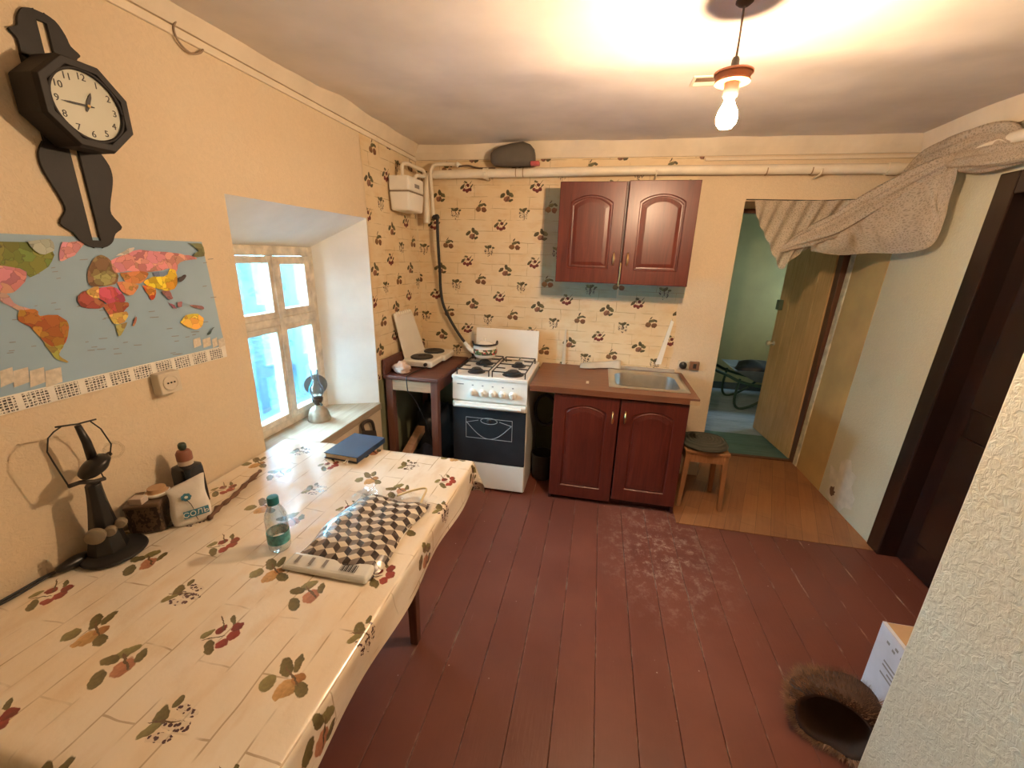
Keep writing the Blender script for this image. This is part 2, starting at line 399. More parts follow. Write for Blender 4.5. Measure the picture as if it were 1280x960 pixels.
wood('dark_frame_wood', (.10, .035, .016), (.16, .06, .026), 'z', .4, .2)
wood('stool_wood', (.30, .135, .055), (.42, .20, .085), 'z', .5)
wood('black_brown_door', (.012, .006, .005), (.028, .011, .008), 'z', .22, .5)
wood('grey_hall_board', (.26, .34, .42), (.48, .57, .64), 'x', .6)
wood('teal_hall_board', (.07, .17, .16), (.15, .28, .26), 'x', .5)
wood('porch_wood', (.06, .14, .19), (.10, .20, .26), 'z', .8)
wood('sill_board_paint', (.34, .27, .19), (.46, .38, .28), 'y', .6)
plain('hall_green_wall', (.36, .31, .13), .75, var=.12, sc=2.5)
plain('snow_blue', (.02, .11, .24), .7, var=.35, sc=6)
plain('turquoise_wash', (.10, .50, .60), .8, var=.25, sc=3)

# ================================================================== SETTING
XD, ZD = .884, 2.005
# floor of painted boards
fl = struct('floor', MB().box(-1.9, 2.3, -1.3, D+TH+.02, -.08, -.012), plain('under_floor', (.11, .055, .035), .9))
x = -1.40; pw = .152; k = 0
pm = None
while x < 1.80:
    w = pw; o = None
    if pm is None:
        mb = MB().box(0, pw-.0016, -1.2, D+.0, -.012, 0)
        o = obj('plank', mb, 'floor', fl, local=True, bevel=.002); pm = o
    else:
        o = pm.copy(); COL.objects.link(o)
    o.location = (x, 0, random.uniform(-.0016, 0)); x += pw
ln = MB().prism([(.62, 2.475, .0005), (1.744, 2.475, .0005), (1.744, D+TH-.03, .0005), (XD+.004, D+TH-.03, .0005), (XD+.004, D-.003, .0005), (.62, D-.003, .0005)], (0, 0, .003))
tag(obj('linoleum', ln, 'lino'), 'orange-brown parquet-print linoleum sheet on the floor before the doorway', 'linoleum')

# ceiling: sagging sheet with a crease
def ceil_z(x, y):
    z = H+.010
    t = max(0, min(1, (y-1.9)/.32)); t = t*t*(3-2*t)
    sag = -.012*(1-t)+.012*t
    z += sag
    z += .012*noise.noise(Vector((x*1.3, y*1.3, 2.0)))+.004*noise.noise(Vector((x*5, y*5, 1.0)))
    if y > 2.0: z += .01*noise.noise(Vector((x*2.2, 7.3, 0)))*max(0, 1-abs(y-2.15)/.3)
    return z
_gx = lambda i: -1.42+3.3*i/70
_gy = lambda j: -1.3+4.49*j/96
HX0, HX1, HY0, HY1 = _gx(37), _gx(40), _gy(74), _gy(76)      # broken hatch: a real hole in the ceiling sheet
cb = MB().grid(lambda a, b: (-1.42+3.3*a, -1.3+4.49*b, ceil_z(-1.42+3.3*a, -1.3+4.49*b)), 70, 96)
cb.f = [f for f in cb.f if not (HX0 < sum(cb.v[k].x for k in f)/4 < HX1 and HY0 < sum(cb.v[k].y for k in f)/4 < HY1)]
cb.box(-1.9, 2.4, -1.4, D+TH, H+.09, H+.15)
ce = struct('ceiling', cb, 'ceiling_whitewash', smooth=True, angle=.6)

# left wall with a splayed window recess
Y0, Y1, ZB, ZT = 1.430, 2.425, .645, 1.815          # opening in the room face
y0, y1, zb, zt = 1.625, 2.290, .645, 1.640          # opening at the window
XW, XO = -1.70, -1.756
def ring(mb, x, a0, a1, b0, b1, o0=-1.3, o1=D, c0=-.08, c1=H+.06):
    mb.add([(x, o0, c0), (x, o1, c0), (x, o1, c1), (x, o0, c1), (x, a0, b0), (x, a1, b0), (x, a1, b1), (x, a0, b1)],
           [(0, 1, 5, 4), (1, 2, 6, 5), (2, 3, 7, 6), (3, 0, 4, 7)])
wl = MB(); ring(wl, XL, Y0, Y1, ZB, ZT); ring(wl, XO, y0, y1, zb, zt)
wl.add([(XL, -1.3, -.08), (XO, -1.3, -.08), (XO, -1.3, H+.06), (XL, -1.3, H+.06)], [(0, 1, 2, 3)])
wl.add([(XL, -1.3, H+.06), (XO, -1.3, H+.06), (XO, D, H+.06), (XL, D, H+.06)], [(0, 1, 2, 3)])
wall_left = struct('wall_left', wl, 'cream_embossed_wallpaper')
rv = MB()
a = [(XL, Y0, ZB), (XL, Y1, ZB), (XL, Y1, ZT), (XL, Y0, ZT)]; b_ = [(XW, y0, zb), (XW, y1, zb), (XW, y1, zt), (XW, y0, zt)]; c_ = [(XO, y, z) for _, y, z in b_]
rv.add(a+b_+c_, [(1, 2, 6, 5), (2, 3, 7, 6), (3, 0, 4, 7), (5, 6, 10, 9), (6, 7, 11, 10), (7, 4, 8, 11), (4, 5, 9, 8)])
slabel(obj('window_reveal', rv, 'white_plaster', wall_left), 'white plastered splayed window reveal')
sb = MB().add([(XL+.012, Y0, ZB-.045), (XL+.012, Y1+.004, ZB-.045), (XW-.06, y0, ZB-.045), (XW-.06, y1, ZB-.045), (XL+.012, Y0, ZB+.002), (XL+.012, Y1+.004, ZB+.002), (XW-.06, y0, ZB+.002), (XW-.06, y1, ZB+.002)],
              [(0, 1, 3, 2), (4, 5, 7, 6), (0, 1, 5, 4), (2, 3, 7, 6), (0, 2, 6, 4), (1, 3, 7, 5)])
slabel(obj('window_sill', sb, 'sill_board_paint', wall_left, bevel=.004), 'worn wooden window sill')
# fruit paper on the far end of the left wall, fitted round the recess
def uvl(p): return (-(p.y)+1.1, p.z)
fp = MB()
xw = XL+.0018
fp.add([(xw, 2.402, 2.262), (xw, D, 2.262), (xw, D, .80), (xw, 2.43, .80), (xw, 2.432, 1.20), (xw, 2.437, 1.82)], [(0, 1, 2, 3, 4, 5)])
obj('fruit_wallpaper', fp, 'fruit_wallpaper_print', wall_left, uvfn=lambda p: (p.y-.6, p.z))
gw = MB().add([(xw, 2.43, .80), (xw, D, .80), (xw, D, 0.0), (xw, 2.43, 0)], [(0, 1, 2, 3)])
slabel(obj('bare_wall_patch', gw, plain('olive_bare_wall', (.20, .20, .11), .8, sc=3), wall_left), 'bare olive painted wall under the side table')

# back wall with doorway
XD, ZD = .884, 2.005
wb = MB().box(XO, XD, D, D+TH, -.08, H+.06); wb.box(XD, 2.3, D, D+TH, ZD, H+.06)
wall_back = struct('wall_back', wb, 'cream_embossed_wallpaper')
yb = D-.0018
def edge_x(z): return .575+.012*math.sin(z*9)+.008*math.sin(z*23)
pts = [(XL, yb, .79)]+[(edge_x(.79+1.48*i/24)-(.03 if i < 3 else 0), yb, .79+1.48*i/24) for i in range(25)]+[(XL, yb, 2.27)]
obj('fruit_wallpaper', MB().add(pts, [tuple(range(len(pts)))]), 'fruit_wallpaper_print', wall_back, uvfn=lambda p: (p.x, p.z))
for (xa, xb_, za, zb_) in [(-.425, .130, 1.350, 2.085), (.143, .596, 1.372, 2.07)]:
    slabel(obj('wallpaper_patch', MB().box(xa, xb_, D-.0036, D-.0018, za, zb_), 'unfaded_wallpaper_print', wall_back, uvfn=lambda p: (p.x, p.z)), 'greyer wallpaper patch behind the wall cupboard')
gb = MB().add([(XL, yb, 0), (.60, yb, 0), (.60, yb, .79), (XL, yb, .79)], [(0, 1, 2, 3)])
slabel(obj('bare_wall_patch', gb, 'olive_bare_wall', wall_back), 'bare olive painted wall below the worktop')

# right wall (leaning) with the dark door
DY0, DY1, DZ = 1.62, 2.535, 2.045
def rp(y, z, d=0): return (XR(z)+d, y, z)
wr = MB()
def rquad(a, b, c, d): wr.add([rp(a, c), rp(b, c), rp(b, d), rp(a, d)], [(0, 1, 2, 3)])
rquad(-1.3, DY0, -.02, H+.06); rquad(DY1, D+TH, -.02, H+.06); rquad(DY0, DY1, DZ, H+.06)
wr.add([rp(-1.3, -.02, .5), rp(D+TH, -.02, .5), rp(D+TH, H+.06, .5), rp(-1.3, H+.06, .5)], [(0, 1, 2, 3)])
wr.add([rp(-1.3, -.02), rp(-1.3, -.02, .5), rp(-1.3, H+.06, .5), rp(-1.3, H+.06)], [(0, 1, 2, 3)])
wr.add([rp(D+TH, -.02), rp(D+TH, -.02, .5), rp(D+TH, H+.06, .5), rp(D+TH, H+.06)], [(0, 1, 2, 3)])
wall_right = struct('wall_right', wr, 'pale_painted_wallpaper')
def rbox(y0_, y1_, z0_, z1_, d0, d1): return MB().hexa([rp(y, z, d) for z in (z0_, z1_) for y in (y0_, y1_) for d in (d0, d1)])
dr2 = struct('door_2', rbox(DY0+.09, DY1-.09, .01, DZ-.09, .085, .125), 'black_brown_door', bevel=.003)
dr2['label'] = 'very dark brown door in the right wall'
for (ya, yb_, za, zb2) in [(DY1-.095, DY1+.01, 0, DZ+.005), (DY0-.01, DY0+.095, 0, DZ+.005), (DY0+.095, DY1-.095, DZ-.095, DZ+.005)]:
    obj('door_frame', rbox(ya, yb_, za, zb2, -.012, .16), 'black_brown_door', dr2, bevel=.006)
for (za, zb2) in [(.18, .82), (.96, 1.78)]:
    for (ya, yb_) in [(DY0+.19, DY0+.42), (DY0+.50, DY1-.19)]:
        obj('door_panel', rbox(ya, yb_, za, zb2, .072, .088), 'black_brown_door', dr2, bevel=.008)

# damaged plaster low on the right wall
def chip(name, cy, cz_, ry, rz_, mat, d, seed, lab):
    pts_ = []
    for k in range(18):
        a = 2*PI*k/18; q = 1+.75*noise.noise(Vector((math.cos(a)*2.2+seed, math.sin(a)*2.2, seed)))
        y_, z_ = cy+ry*q*math.cos(a), max(.006, cz_+rz_*q*math.sin(a)); pts_.append(rp(y_, z_, d))
    slabel(obj(name, MB().prism(pts_, (-.002, 0, 0)), mat, wall_right), lab)
chip('bare_plaster', D-.22, .17, .15, .19, plain('chalk_plaster', (.62, .58, .48), .85, var=.15, sc=12), .001, 2, 'pale bare plaster patch low on the wall')
chip('plaster_hole', D-.16, .085, .030, .034, plain('hole_shade_brown', (.13, .075, .045), .9), -.001, 5, 'small hole in the plaster, its dark inside painted as a flat brown patch')  # no real recess: the hole's shade is put into a flat dark patch
# partition beside the camera, wall behind the camera
wp = MB().box(.800, .925, -1.3, .955, -.02, H+.05)
struct('wall_partition', wp, 'pale_ivory_embossed_wallpaper', bevel=.006)
struct('wall_front', MB().box(-1.9, 2.4, -1.42, -1.3, -.08, H+.1), 'pale_ivory_embossed_wallpaper')

# cornice bands and cable duct
lt = MB()
def wavy(y): return .006*math.sin(y*7)+.005*math.sin(y*17+1)
ls = []
for i in range(60):
    y = -1.3+4.47*i/59
    ls.append([Vector((XL-.005, y, 2.292)), Vector((XL+.010, y, 2.292)), Vector((XL+.028+wavy(y)*.5, y, 2.325)), Vector((XL+.05+wavy(y), y, H+.02)), Vector((XL-.005, y, H+.02))])
lt.loops(ls); struct('trim_1', lt, 'cream_plaster')['label'] = 'plaster cornice along the left wall'
t2 = MB().box(XL-.002, XL+.009, -1.3, D, 2.262, 2.287); struct('trim_2', t2, 'cream_plaster', bevel=.003)['label'] = 'flat cable duct below the left cornice'
ls = []
for i in range(50):
    x = XL+3.2*i/49; wv = .005*math.sin(x*6)+.004*math.sin(x*15)
    ls.append([Vector((x, D+.005, 2.272)), Vector((x, D-.012, 2.272)), Vector((x, D-.03+wv, 2.315)), Vector((x, D-.05+wv, H+.04)), Vector((x, D+.005, H+.04))])
struct('trim_3', MB().loops(ls), 'cream_plaster')['label'] = 'plaster cornice along the back wall'
struct('trim_4', MB().box(.60, XR(2.26), D-.016, D+.002, 2.243, 2.262), 'cream_plaster', bevel=.003)['label'] = 'narrow moulding above the pipe'
ls = []
for i in range(50):
    y = -1.3+4.47*i/49; wv = .006*math.sin(y*6)
    ls.append([Vector((XR(2.26)+.01, y, 2.262)), Vector((XR(2.26)-.012, y, 2.262)), Vector((XR(2.3)-.03+wv, y, 2.31)), Vector((XR(2.34)-.05+wv, y, H+.03)), Vector((XR(2.34)+.01, y, H+.03))])
struct('trim_5', MB().loops(ls), 'cream_plaster')['label'] = 'plaster cornice along the right wall'
tag(obj('cable_loop', MB().tube(smooth_path([P('x', XL+.012, *q) for q in [(222, 22), (217, 34), (221, 48), (230, 60), (240, 67), (250, 66), (254, 62)]]), .0032, 8), plain('old_cable', (.30, .22, .15), .6), smooth=True),
    'loose loop of thin cable hanging from the duct under the left cornice', 'cable')
# broken hatch in the ceiling crease
hz = ceil_z((HX0+HX1)/2, (HY0+HY1)/2)
ha = thing('ceiling_hatch', 'small dark broken hole with a chipped frame in the ceiling behind the bulb', 'hatch', ((HX0+HX1)/2, (HY0+HY1)/2, hz))
hm = MB()
for (a0, a1, b0, b1) in [(HX0-.008, HX1+.006, HY0-.008, HY0+.004), (HX0-.008, HX0+.004, HY0+.004, HY1-.004), (HX1-.004, HX1+.006, HY0+.004, HY1-.004), (HX0-.008, HX1+.006, HY1-.004, HY1+.006)]: hm.box(a0, a1, b0, b1, hz-.008, hz+.006)
obj('frame', hm, 'cream_plaster', ha)
hq = MB()
for (a0, a1, b0, b1) in [(HX0-.006, HX1+.004, HY0-.006, HY0+.003), (HX0-.006, HX0+.003, HY0+.003, HY1-.003), (HX1-.003, HX1+.004, HY0+.003, HY1-.003), (HX0-.006, HX1+.004, HY1-.003, HY1+.004)]: hq.box(a0, a1, b0, b1, hz+.006, hz+.075)
obj('hatch_lining', hq, plain('attic_board', (.13, .082, .052), .9, var=.3, sc=20), ha)
obj('hatch_board', MB().box(HX0-.006, HX1+.004, HY0-.006, HY1+.004, hz+.072, hz+.084), 'attic_board', ha)

# window
win = bpy.data.objects.new('window_1', None); COL.objects.link(win); win.location = (XW, 1.96, zb); win['kind'] = 'structure'; win['label'] = 'small old wooden casement window with flaking cream paint'
YM = 1.958
fr = MB()
for (ya, yb_, za, zb2) in [(y0, y0+.05, zb, zt), (y1-.05, y1, zb, zt), (y0+.05, y1-.05, zt-.05, zt), (y0+.05, y1-.05, zb, zb+.045)]: fr.box(XW-.05, XW+.012, ya, yb_, za, zb2)
obj('window_frame', fr, 'window_paint', win, bevel=.005)
ZTR = 1.250
for s, (ya, yb_) in enumerate([(y0+.052, YM-.004), (YM+.004, y1-.052)]):
    for (za, zb2, tt) in [(zb+.047, ZTR-.02, 0), (ZTR+.02, zt-.052, 1)]:
        cs = MB(); w = .034 if not (tt and s) else .042
        x0, x1 = XW-.028, XW+.022
        for (p, q, r_, t_) in [(ya, ya+w, za, zb2), (yb_-w, yb_, za, zb2), (ya+w, yb_-w, zb2-w, zb2), (ya+w, yb_-w, za, za+w)]: cs.box(x0, x1, p, q, r_, t_)
        c = obj('casement', cs, 'window_paint', win, bevel=.004)
        obj('pane', MB().box(XW-.006, XW-.002, ya+w-.005, yb_-w+.005, za+w-.005, zb2-w+.005), 'window_glass', c)
obj('transom', MB().box(XW-.03, XW+.026, y0+.05, y1-.05, ZTR-.02, ZTR+.02), 'window_paint', win, bevel=.004)
obj('mullion', MB().box(XW-.02, XW+.030, YM-.016, YM+.016, zb+.045, zt-.05), 'window_paint', win, bevel=.004)

# ------------------------------------------------------------------ outside the window
xo = -2.45
pr_ = thing('porch_railing', 'weathered blue-grey porch posts and rails seen through the window panes', 'railing', (xo, 2.6, -.6))
for yy, w in [(1.95, .09), (2.55, .10), (2.98, .09), (3.5, .09)]:
    obj('post', MB().box(xo-.04, xo+.04, yy-w/2, yy+w/2, -.6, 2.7), 'porch_wood', pr_, bevel=.004)
for zz, hh in [(.70, .10), (1.18, .08), (2.2, .12)]:
    obj('rail', MB().box(xo-.07, xo-.035, 1.2, 4.6, zz-hh/2, zz+hh/2), 'porch_wood', pr_, bevel=.004)
tag(obj('outer_ledge', MB().hexa([(-2.38, 1.1, .36), (-1.76, 1.1, .44), (-2.38, 4.2, .36), (-1.76, 4.2, .44), (-2.38, 1.1, .44), (-1.76, 1.1, .54), (-2.38, 4.2, .44), (-1.76, 4.2, .54)]), 'snow_blue', bevel=.01), 'snowy blue ledge outside the window', 'ledge')
struct('wall_porch', MB().box(-6.1, -6.0, -4, 16, -.6, 2.1), 'turquoise_wash')
struct('ground_outside', MB().box(-14, -1.76, -8, 16, -.7, -.6), 'snow_blue')

# ------------------------------------------------------------------ next room seen through the doorway
YH0, YH1, XH0, XH1 = D+TH, 5.80, .45, 3.0
hf = struct('hall_floor', MB().box(XH0-.1, XH1+.1, YH0-.01, YH1+.1, -.08, -.014), 'under_floor')
y = YH0; k = 0
while y < YH1:
    w = .27 if y < 4.1 else .175; mt = 'teal_hall_board' if y < 4.12 else 'grey_hall_board'
    w = min(w, YH1-y)
    obj('floor_board', MB().box(XH0, XH1, y+.002, y+w-.004, -.014, -.002-random.uniform(0, .004)), mt, hf, bevel=.002); y += w
hw = MB().box(XH0-.1, XH1+.1, YH1, YH1+.1, -.05, 2.6); struct('wall_hall_back', hw, 'hall_green_wall')
hl = MB()
for (ya, yb_, za, zb2) in [(YH0, 5.05, -.05, 2.6), (5.3, YH1, -.05, 2.6), (5.05, 5.3, -.05, 1.2), (5.05, 5.3, 1.5, 2.6)]: hl.box(XH1, XH1+.1, ya, yb_, za, zb2)
struct('wall_hall_right', hl, 'hall_green_wall')
struct('wall_hall_left', MB().box(XH0-.14, XH0, YH0, YH1, -.05, 2.6), 'hall_green_wall')
struct('ceiling_hall', MB().box(XH0-.14, XH1+.1, YH0, YH1+.1, 2.42, 2.6), 'white_plaster')
struct('wall_hall_front', MB().box(1.80, XH1+.1, YH0, YH0+.08, -.05, 2.5), 'hall_green_wall')
struct('trim_6', MB().box(XH0, XH1, YH1-.4, YH1, 2.18, 2.43), plain('hall_beam', (.28, .34, .24), .8), bevel=.01)['label'] = 'green painted beam under the ceiling of the next room'
struct('baseboard_hall', MB().box(XH0, XH1, YH1-.015, YH1, -.002, .09), plain('dark_base', (.05, .06, .05), .6))
# its door: frame at the far side of the thick wall, leaf swung away
d1 = bpy.data.objects.new('door_1', None); COL.objects.link(d1); d1.location = (1.735, YH0+.01, 0); d1['kind'] = 'structure'; d1['label'] = 'open pale wooden plank door in the doorway beyond the sink'
hx, hy = 1.728, YH0+.02; fx, fy = 1.665, 4.36
dv = Vector((fx-hx, fy-hy, 0)); dl = dv.length; dv.normalize(); dn = Vector((dv.y, -dv.x, 0))    # dn points to +x side
nb = 4
for i in range(nb):
    a0 = Vector((hx, hy, .015))+dv*(dl*i/nb+.001); a1 = Vector((hx, hy, .015))+dv*(dl*(i+1)/nb-.001)
    obj('door_board', MB().hexa([a0, a1, a0+dn*.04, a1+dn*.04]+[p+Vector((0, 0, 1.95)) for p in (a0, a1, a0+dn*.04, a1+dn*.04)]), 'pale_door_wood', d1, bevel=.002)
def dpt(s, z, off=0): return Vector((hx, hy, z))+dv*s-dn*off
kn = MB(); c0 = dpt(dl-.06, .90)
ls = [(0.022, 0), (.022, .006), (.009, .008), (.009, .03), (.022, .04), (.026, .052), (.018, .064), (.004, .066)]
ax = -dn; t_a = dv; t_b = Vector((0, 0, 1))
kn.loops([[c0+ax*h+(t_a*math.cos(2*PI*k/16)+t_b*math.sin(2*PI*k/16))*r for k in range(16)] for r, h in ls])
slabel(obj('door_knob', kn, plain('knob_white', (.7, .66, .5), .25), d1, smooth=True), 'pale round door knob')
lk = MB(); c1 = dpt(dl-.05, 1.26); lk.hexa([c1+dv*a+t_b*z+ax*o for z in (-.045, .045) for a in (-.03, .03) for o in (0, .035)])
slabel(obj('rim_lock', lk, plain('green_lock', (.12, .17, .11), .5), d1, bevel=.005), 'dark green surface lock')
for (xa, xb_) in [(1.735, 1.82), (XD-.005, XD+.03)]:
    obj('door_frame', MB().box(xa, xb_, YH0-.055, YH0+.015, .004, ZD+.005), 'dark_frame_wood', d1, bevel=.004)
obj('door_frame', MB().box(XD+.03, 1.735, YH0-.055, YH0+.015, ZD-.03, ZD+.02), 'dark_frame_wood', d1, bevel=.004)
obj('threshold', MB().box(XD, 1.76, YH0-.02, YH0+.02, -.01, .010), 'dark_frame_wood', d1, bevel=.003)
# orange reveal of the doorway on the right (papered strip)
struct('trim_7', rbox(D-.01, D+TH-.055, .004, ZD, -.004, .01), plain('ochre_reveal', (.52, .34, .13), .7, var=.12, sc=4))['label'] = 'ochre papered reveal on the right of the doorway'

slabel(obj('peeled_jamb', rbox(D+TH-.115, D+TH-.056, .004, ZD-.03, -.012, .005), plain('peeled_paint', (.62, .55, .40), .8, var=.3, sc=14, bump=.4, bsc=30), d1, bevel=.004), 'pale peeling strip beside the door post')
# wheelbarrow
yw = 5.15
wbr = thing('wheelbarrow', 'grey wheelbarrow with green handles loaded with sacks in the next room', 'wheelbarrow', (2.0, 5.2, 0))
o8 = lambda a, b: (880+a/6.4, 430+b/6.4)
K = lambda a, b, y: P('y', y, *o8(a, b))
tr = MB(); tl = [1.72, 2.62]; 
l0 = [Vector((1.85, 5.03, .32)), Vector((2.35, 5.03, .26)), Vector((2.35, 5.37, .26)), Vector((1.85, 5.37, .32))]
l1 = [Vector((1.58, 4.93, .46)), Vector((2.55, 4.93, .48)), Vector((2.55, 5.50, .48)), Vector((1.58, 5.50, .46))]
l2 = [p+Vector((0, 0, -.012)) for p in l1]; ce_ = Vector((2.15, 5.2, .4))
tr.loops([l0, l1, [p*.98+ce_*.02 for p in l1], [p*.97+ce_*.03+Vector((0, 0, .01)) for p in l0]])
slabel(obj('tray', tr, plain('barrow_grey', (.20, .24, .24), .5, .3), wbr, bevel=.012), 'grey metal tray')
for yy in (4.96, 5.47):
    dy = yy-5.0
    obj('handle', MB().tube(smooth_path([(1.25+.02*dy, yy, .50), (1.50, yy, .40), (1.78, yy, .30), (2.5, 5.2+(yy-5.2)*.4, .20)]), .017, 10), plain('barrow_green', (.035, .085, .055), .45), wbr, smooth=True)
    obj('leg', MB().tube(smooth_path([(1.66, yy, .36), (1.64, yy, .12), (1.68, yy, .018), (1.76, yy, .018), (1.90, yy, .10), (2.06, yy, .26)]), .014, 10), 'barrow_green', wbr, smooth=True)
ww = MB(); ww.lathe([(.05, -.03), (.15, -.035), (.18, -.02), (.18, .02), (.15, .035), (.05, .03)], (2.72, 5.2, .18), 24, 'y'); obj('wheel', ww, 'black_rubber', wbr, smooth=True)
def blob(c, rx, ry, rz, seed=0, nu=24, nv=14, amp=.25, fr=3.0, flat=None):
    m = MB(); ls = []
    for j in range(nv+1):
        t = PI*j/nv; l = []
        for i in range(nu):
            a = 2*PI*i/nu; d = Vector((math.sin(t)*math.cos(a), math.sin(t)*math.sin(a), -math.cos(t)))
            k_ = 1+amp*noise.noise(d*fr*.6+Vector((seed*3.1, seed*1.7, 0)))
            p = Vector((d.x*rx*k_, d.y*ry*k_, d.z*rz*k_))
            if flat is not None and p.z < flat: p.z = flat
            l.append(Vector(c)+p)
        ls.append(l)
    return m.loops(ls, True, True)
tag(obj('dark_sack', blob((1.87, 5.2, .435), .21, .18, .105, 2), plain('sack_black', (.012, .014, .018), .4, bump=.4, bsc=14), smooth=True), 'black shiny sack lying in the wheelbarrow', 'sack')
tag(obj('olive_sack', blob((2.30, 5.21, .46), .20, .19, .16, 5), plain('sack_olive', (.10, .10, .055), .8, bump=.4, bsc=20), smooth=True), 'olive cloth sack heaped in the wheelbarrow', 'sack')

# ================================================================== FURNITURE
# ---- wall cupboard and sink cupboard
def arch_door(name, parent, x0, x1, z0, z1, yf, th=.018, mat='cherry_door_veneer', mx=.072, mb_=.088, mt=.075, arch=.045):
    """raised panel door with an arched top rail; face looks to -y"""
    n = 14
    def loop(ins, y, ar):
        a0, a1, b0, b1 = x0+mx+ins, x1-mx-ins, z0+mb_+ins, z1-mt-ins
        l = [Vector((a0, y, b0)), Vector((a1, y, b0))]
        for i in range(n+1):
            t = i/n; xx = a1+(a0-a1)*t; l.append(Vector((xx, y, b1-ar+ar*math.sin(PI*t)**.75)))
        return l
    def rect(ins, y):
        l = [Vector((x0+ins, y, z0+ins)), Vector((x1-ins, y, z0+ins))]
        for i in range(n+1): l.append(Vector((x1-ins+(x0-x1+2*ins)*i/n, y, z1-ins)))
        return l
    L_ = [rect(0, yf+th), rect(0, yf+.003), rect(.003, yf), loop(0, yf, arch), loop(.005, yf+.006, arch), loop(.012, yf+.006, arch), loop(.016, yf+.002, arch), loop(.022, yf+.003, arch), loop(.045, yf-.001, arch*.85)]
    return obj(name, MB().loops(L_), mat, parent)
def bow_handle(parent, x, z0, z1, yf):
    m = MB(); pts = [(x, yf, z0), (x, yf-.016, z0+.012), (x, yf-.024, (z0+z1)/2), (x, yf-.016, z1-.012), (x, yf, z1)]
    p = smooth_path(pts, 6); n = len(p)-1
    m.tube(p, [.0045+.003*math.sin(PI*i/n) for i in range(n+1)], 10)
    return slabel(obj('handle', m, 'brass', parent, smooth=True), 'gilt bow handle')
ux0, ux1, uz0, uz1, uy = -.292, .545, 1.468, 2.082, 2.862
uc = thing('wall_cupboard', 'dark cherry wall cupboard with two arched-panel doors under the pipe', 'cabinet', ((ux0+ux1)/2, D-.15, uz0))
um = (ux0+ux1)/2
cbm = MB()
for q in [(ux0, ux0+.016, uy+.02, D-.004, uz0+.01, uz1), (ux1-.016, ux1, uy+.02, D-.004, uz0+.01, uz1), (ux0+.016, ux1-.016, uy+.02, D-.004, uz0+.01, uz0+.026), (ux0+.016, ux1-.016, uy+.02, D-.004, uz1-.016, uz1), (ux0+.016, ux1-.016, D-.012, D-.004, uz0+.026, uz1-.016), (um-.008, um+.008, uy+.03, D-.012, uz0+.026, uz1-.016)]: cbm.box(*q)
obj('body', cbm, 'cherry_carcass', uc)
dl_ = arch_door('door', uc, ux0, um-.010, uz0, uz1-.004, uy); bow_handle(dl_, um-.050, 1.585, 1.660, uy)
dr_ = arch_door('door', uc, um+.005, ux1, uz0-.002, uz1+.002, uy); bow_handle(dr_, um+.036, 1.585, 1.660, uy)
slabel(obj('latch', MB().tube(smooth_path([(um-.003, uy-.004, 1.60), (um-.002, uy-.006, 1.53), (um-.006, uy-.006, 1.47), (um-.004, uy-.004, 1.452)]), .0045, 8), 'brass', uc, smooth=True), 'small brass latch')

lx0, lx1, ly = -.226, .610, 2.560
CZ = .828
lc = thing('sink_cupboard', 'dark cherry floor cupboard with two arched-panel doors below the sink', 'cabinet', ((lx0+lx1)/2, 2.85, 0))
lm = .196
lb = MB()
for q in [(lx0, lx0+.016, ly+.02, D-.02, 0, CZ-.04), (lx1-.016, lx1, ly+.02, D-.02, 0, CZ-.04), (lx0+.016, lx1-.016, ly+.02, D-.02, .06, .076), (lx0+.016, lx1-.016, ly+.022, ly+.036, CZ-.11, CZ-.04), (lx0+.016, lx1-.016, ly+.06, ly+.074, 0, .06), (lx0+.016, lx1-.016, D-.03, D-.024, .076, CZ-.04)]: lb.box(*q)
obj('body', lb, 'cherry_carcass', lc)
a_ = arch_door('door', lc, lx0+.002, lm-.004, .035, .782, ly, mx=.075, mb_=.085, mt=.065); bow_handle(a_, lm-.040, .610, .690, ly)
a_ = arch_door('door', lc, lm+.006, lx1-.002, .060, .778, ly, mx=.075, mb_=.085, mt=.065); bow_handle(a_, lm+.038, .622, .700, ly)
# worktop with the cut-out, and the sink
sx0, sx1, sy0, sy1 = .118, .622, 2.640, 3.115
wx0, wx1, wy0, wy1 = -.384, .655, 2.538, D-.004
wt = thing('worktop', 'brown laminate kitchen worktop over the sink cupboard', 'worktop', ((wx0+wx1)/2, 2.85, CZ-.038))
h0, h1, g0, g1 = sx0+.02, sx1-.02, sy0+.02, sy1-.02
def ringloop(x0, x1, y0, y1, z): return [Vector((x0, y0, z)), Vector((x1, y0, z)), Vector((x1, y1, z)), Vector((x0, y1, z))]
wtm = MB(); wtm.loops([ringloop(h0, h1, g0, g1, CZ-.038), ringloop(wx0, wx1, wy0, wy1, CZ-.038), ringloop(wx0, wx1, wy0, wy1, CZ), ringloop(h0, h1, g0, g1, CZ), ringloop(h0, h1, g0, g1, CZ-.038)], False, False)
obj('slab', wtm, 'worktop_laminate', wt)
slabel(obj('bare_edge', MB().box(wx1-.055, wx1+.0015, wy0-.0015, wy0+.04, CZ-.039, CZ-.012), 'worktop_core', wt), 'bare chipboard corner')
sk = thing('sink', 'rectangular stainless steel sink set into the brown worktop', 'sink', ((sx0+sx1)/2, (sy0+sy1)/2, CZ))
def rrect(x0, x1, y0, y1, z, r, n=6):
    l = []
    for (cx, cy, a0) in [(x1-r, y1-r, 0), (x0+r, y1-r, PI/2), (x0+r, y0+r, PI), (x1-r, y0+r, 1.5*PI)]:
        for i in range(n+1): a = a0+PI/2*i/n; l.append(Vector((cx+r*math.cos(a), cy+r*math.sin(a), z)))
    return l
b0, b1, c0_, c1_ = sx0+.045, sx1-.045, sy0+.055, sy1-.075
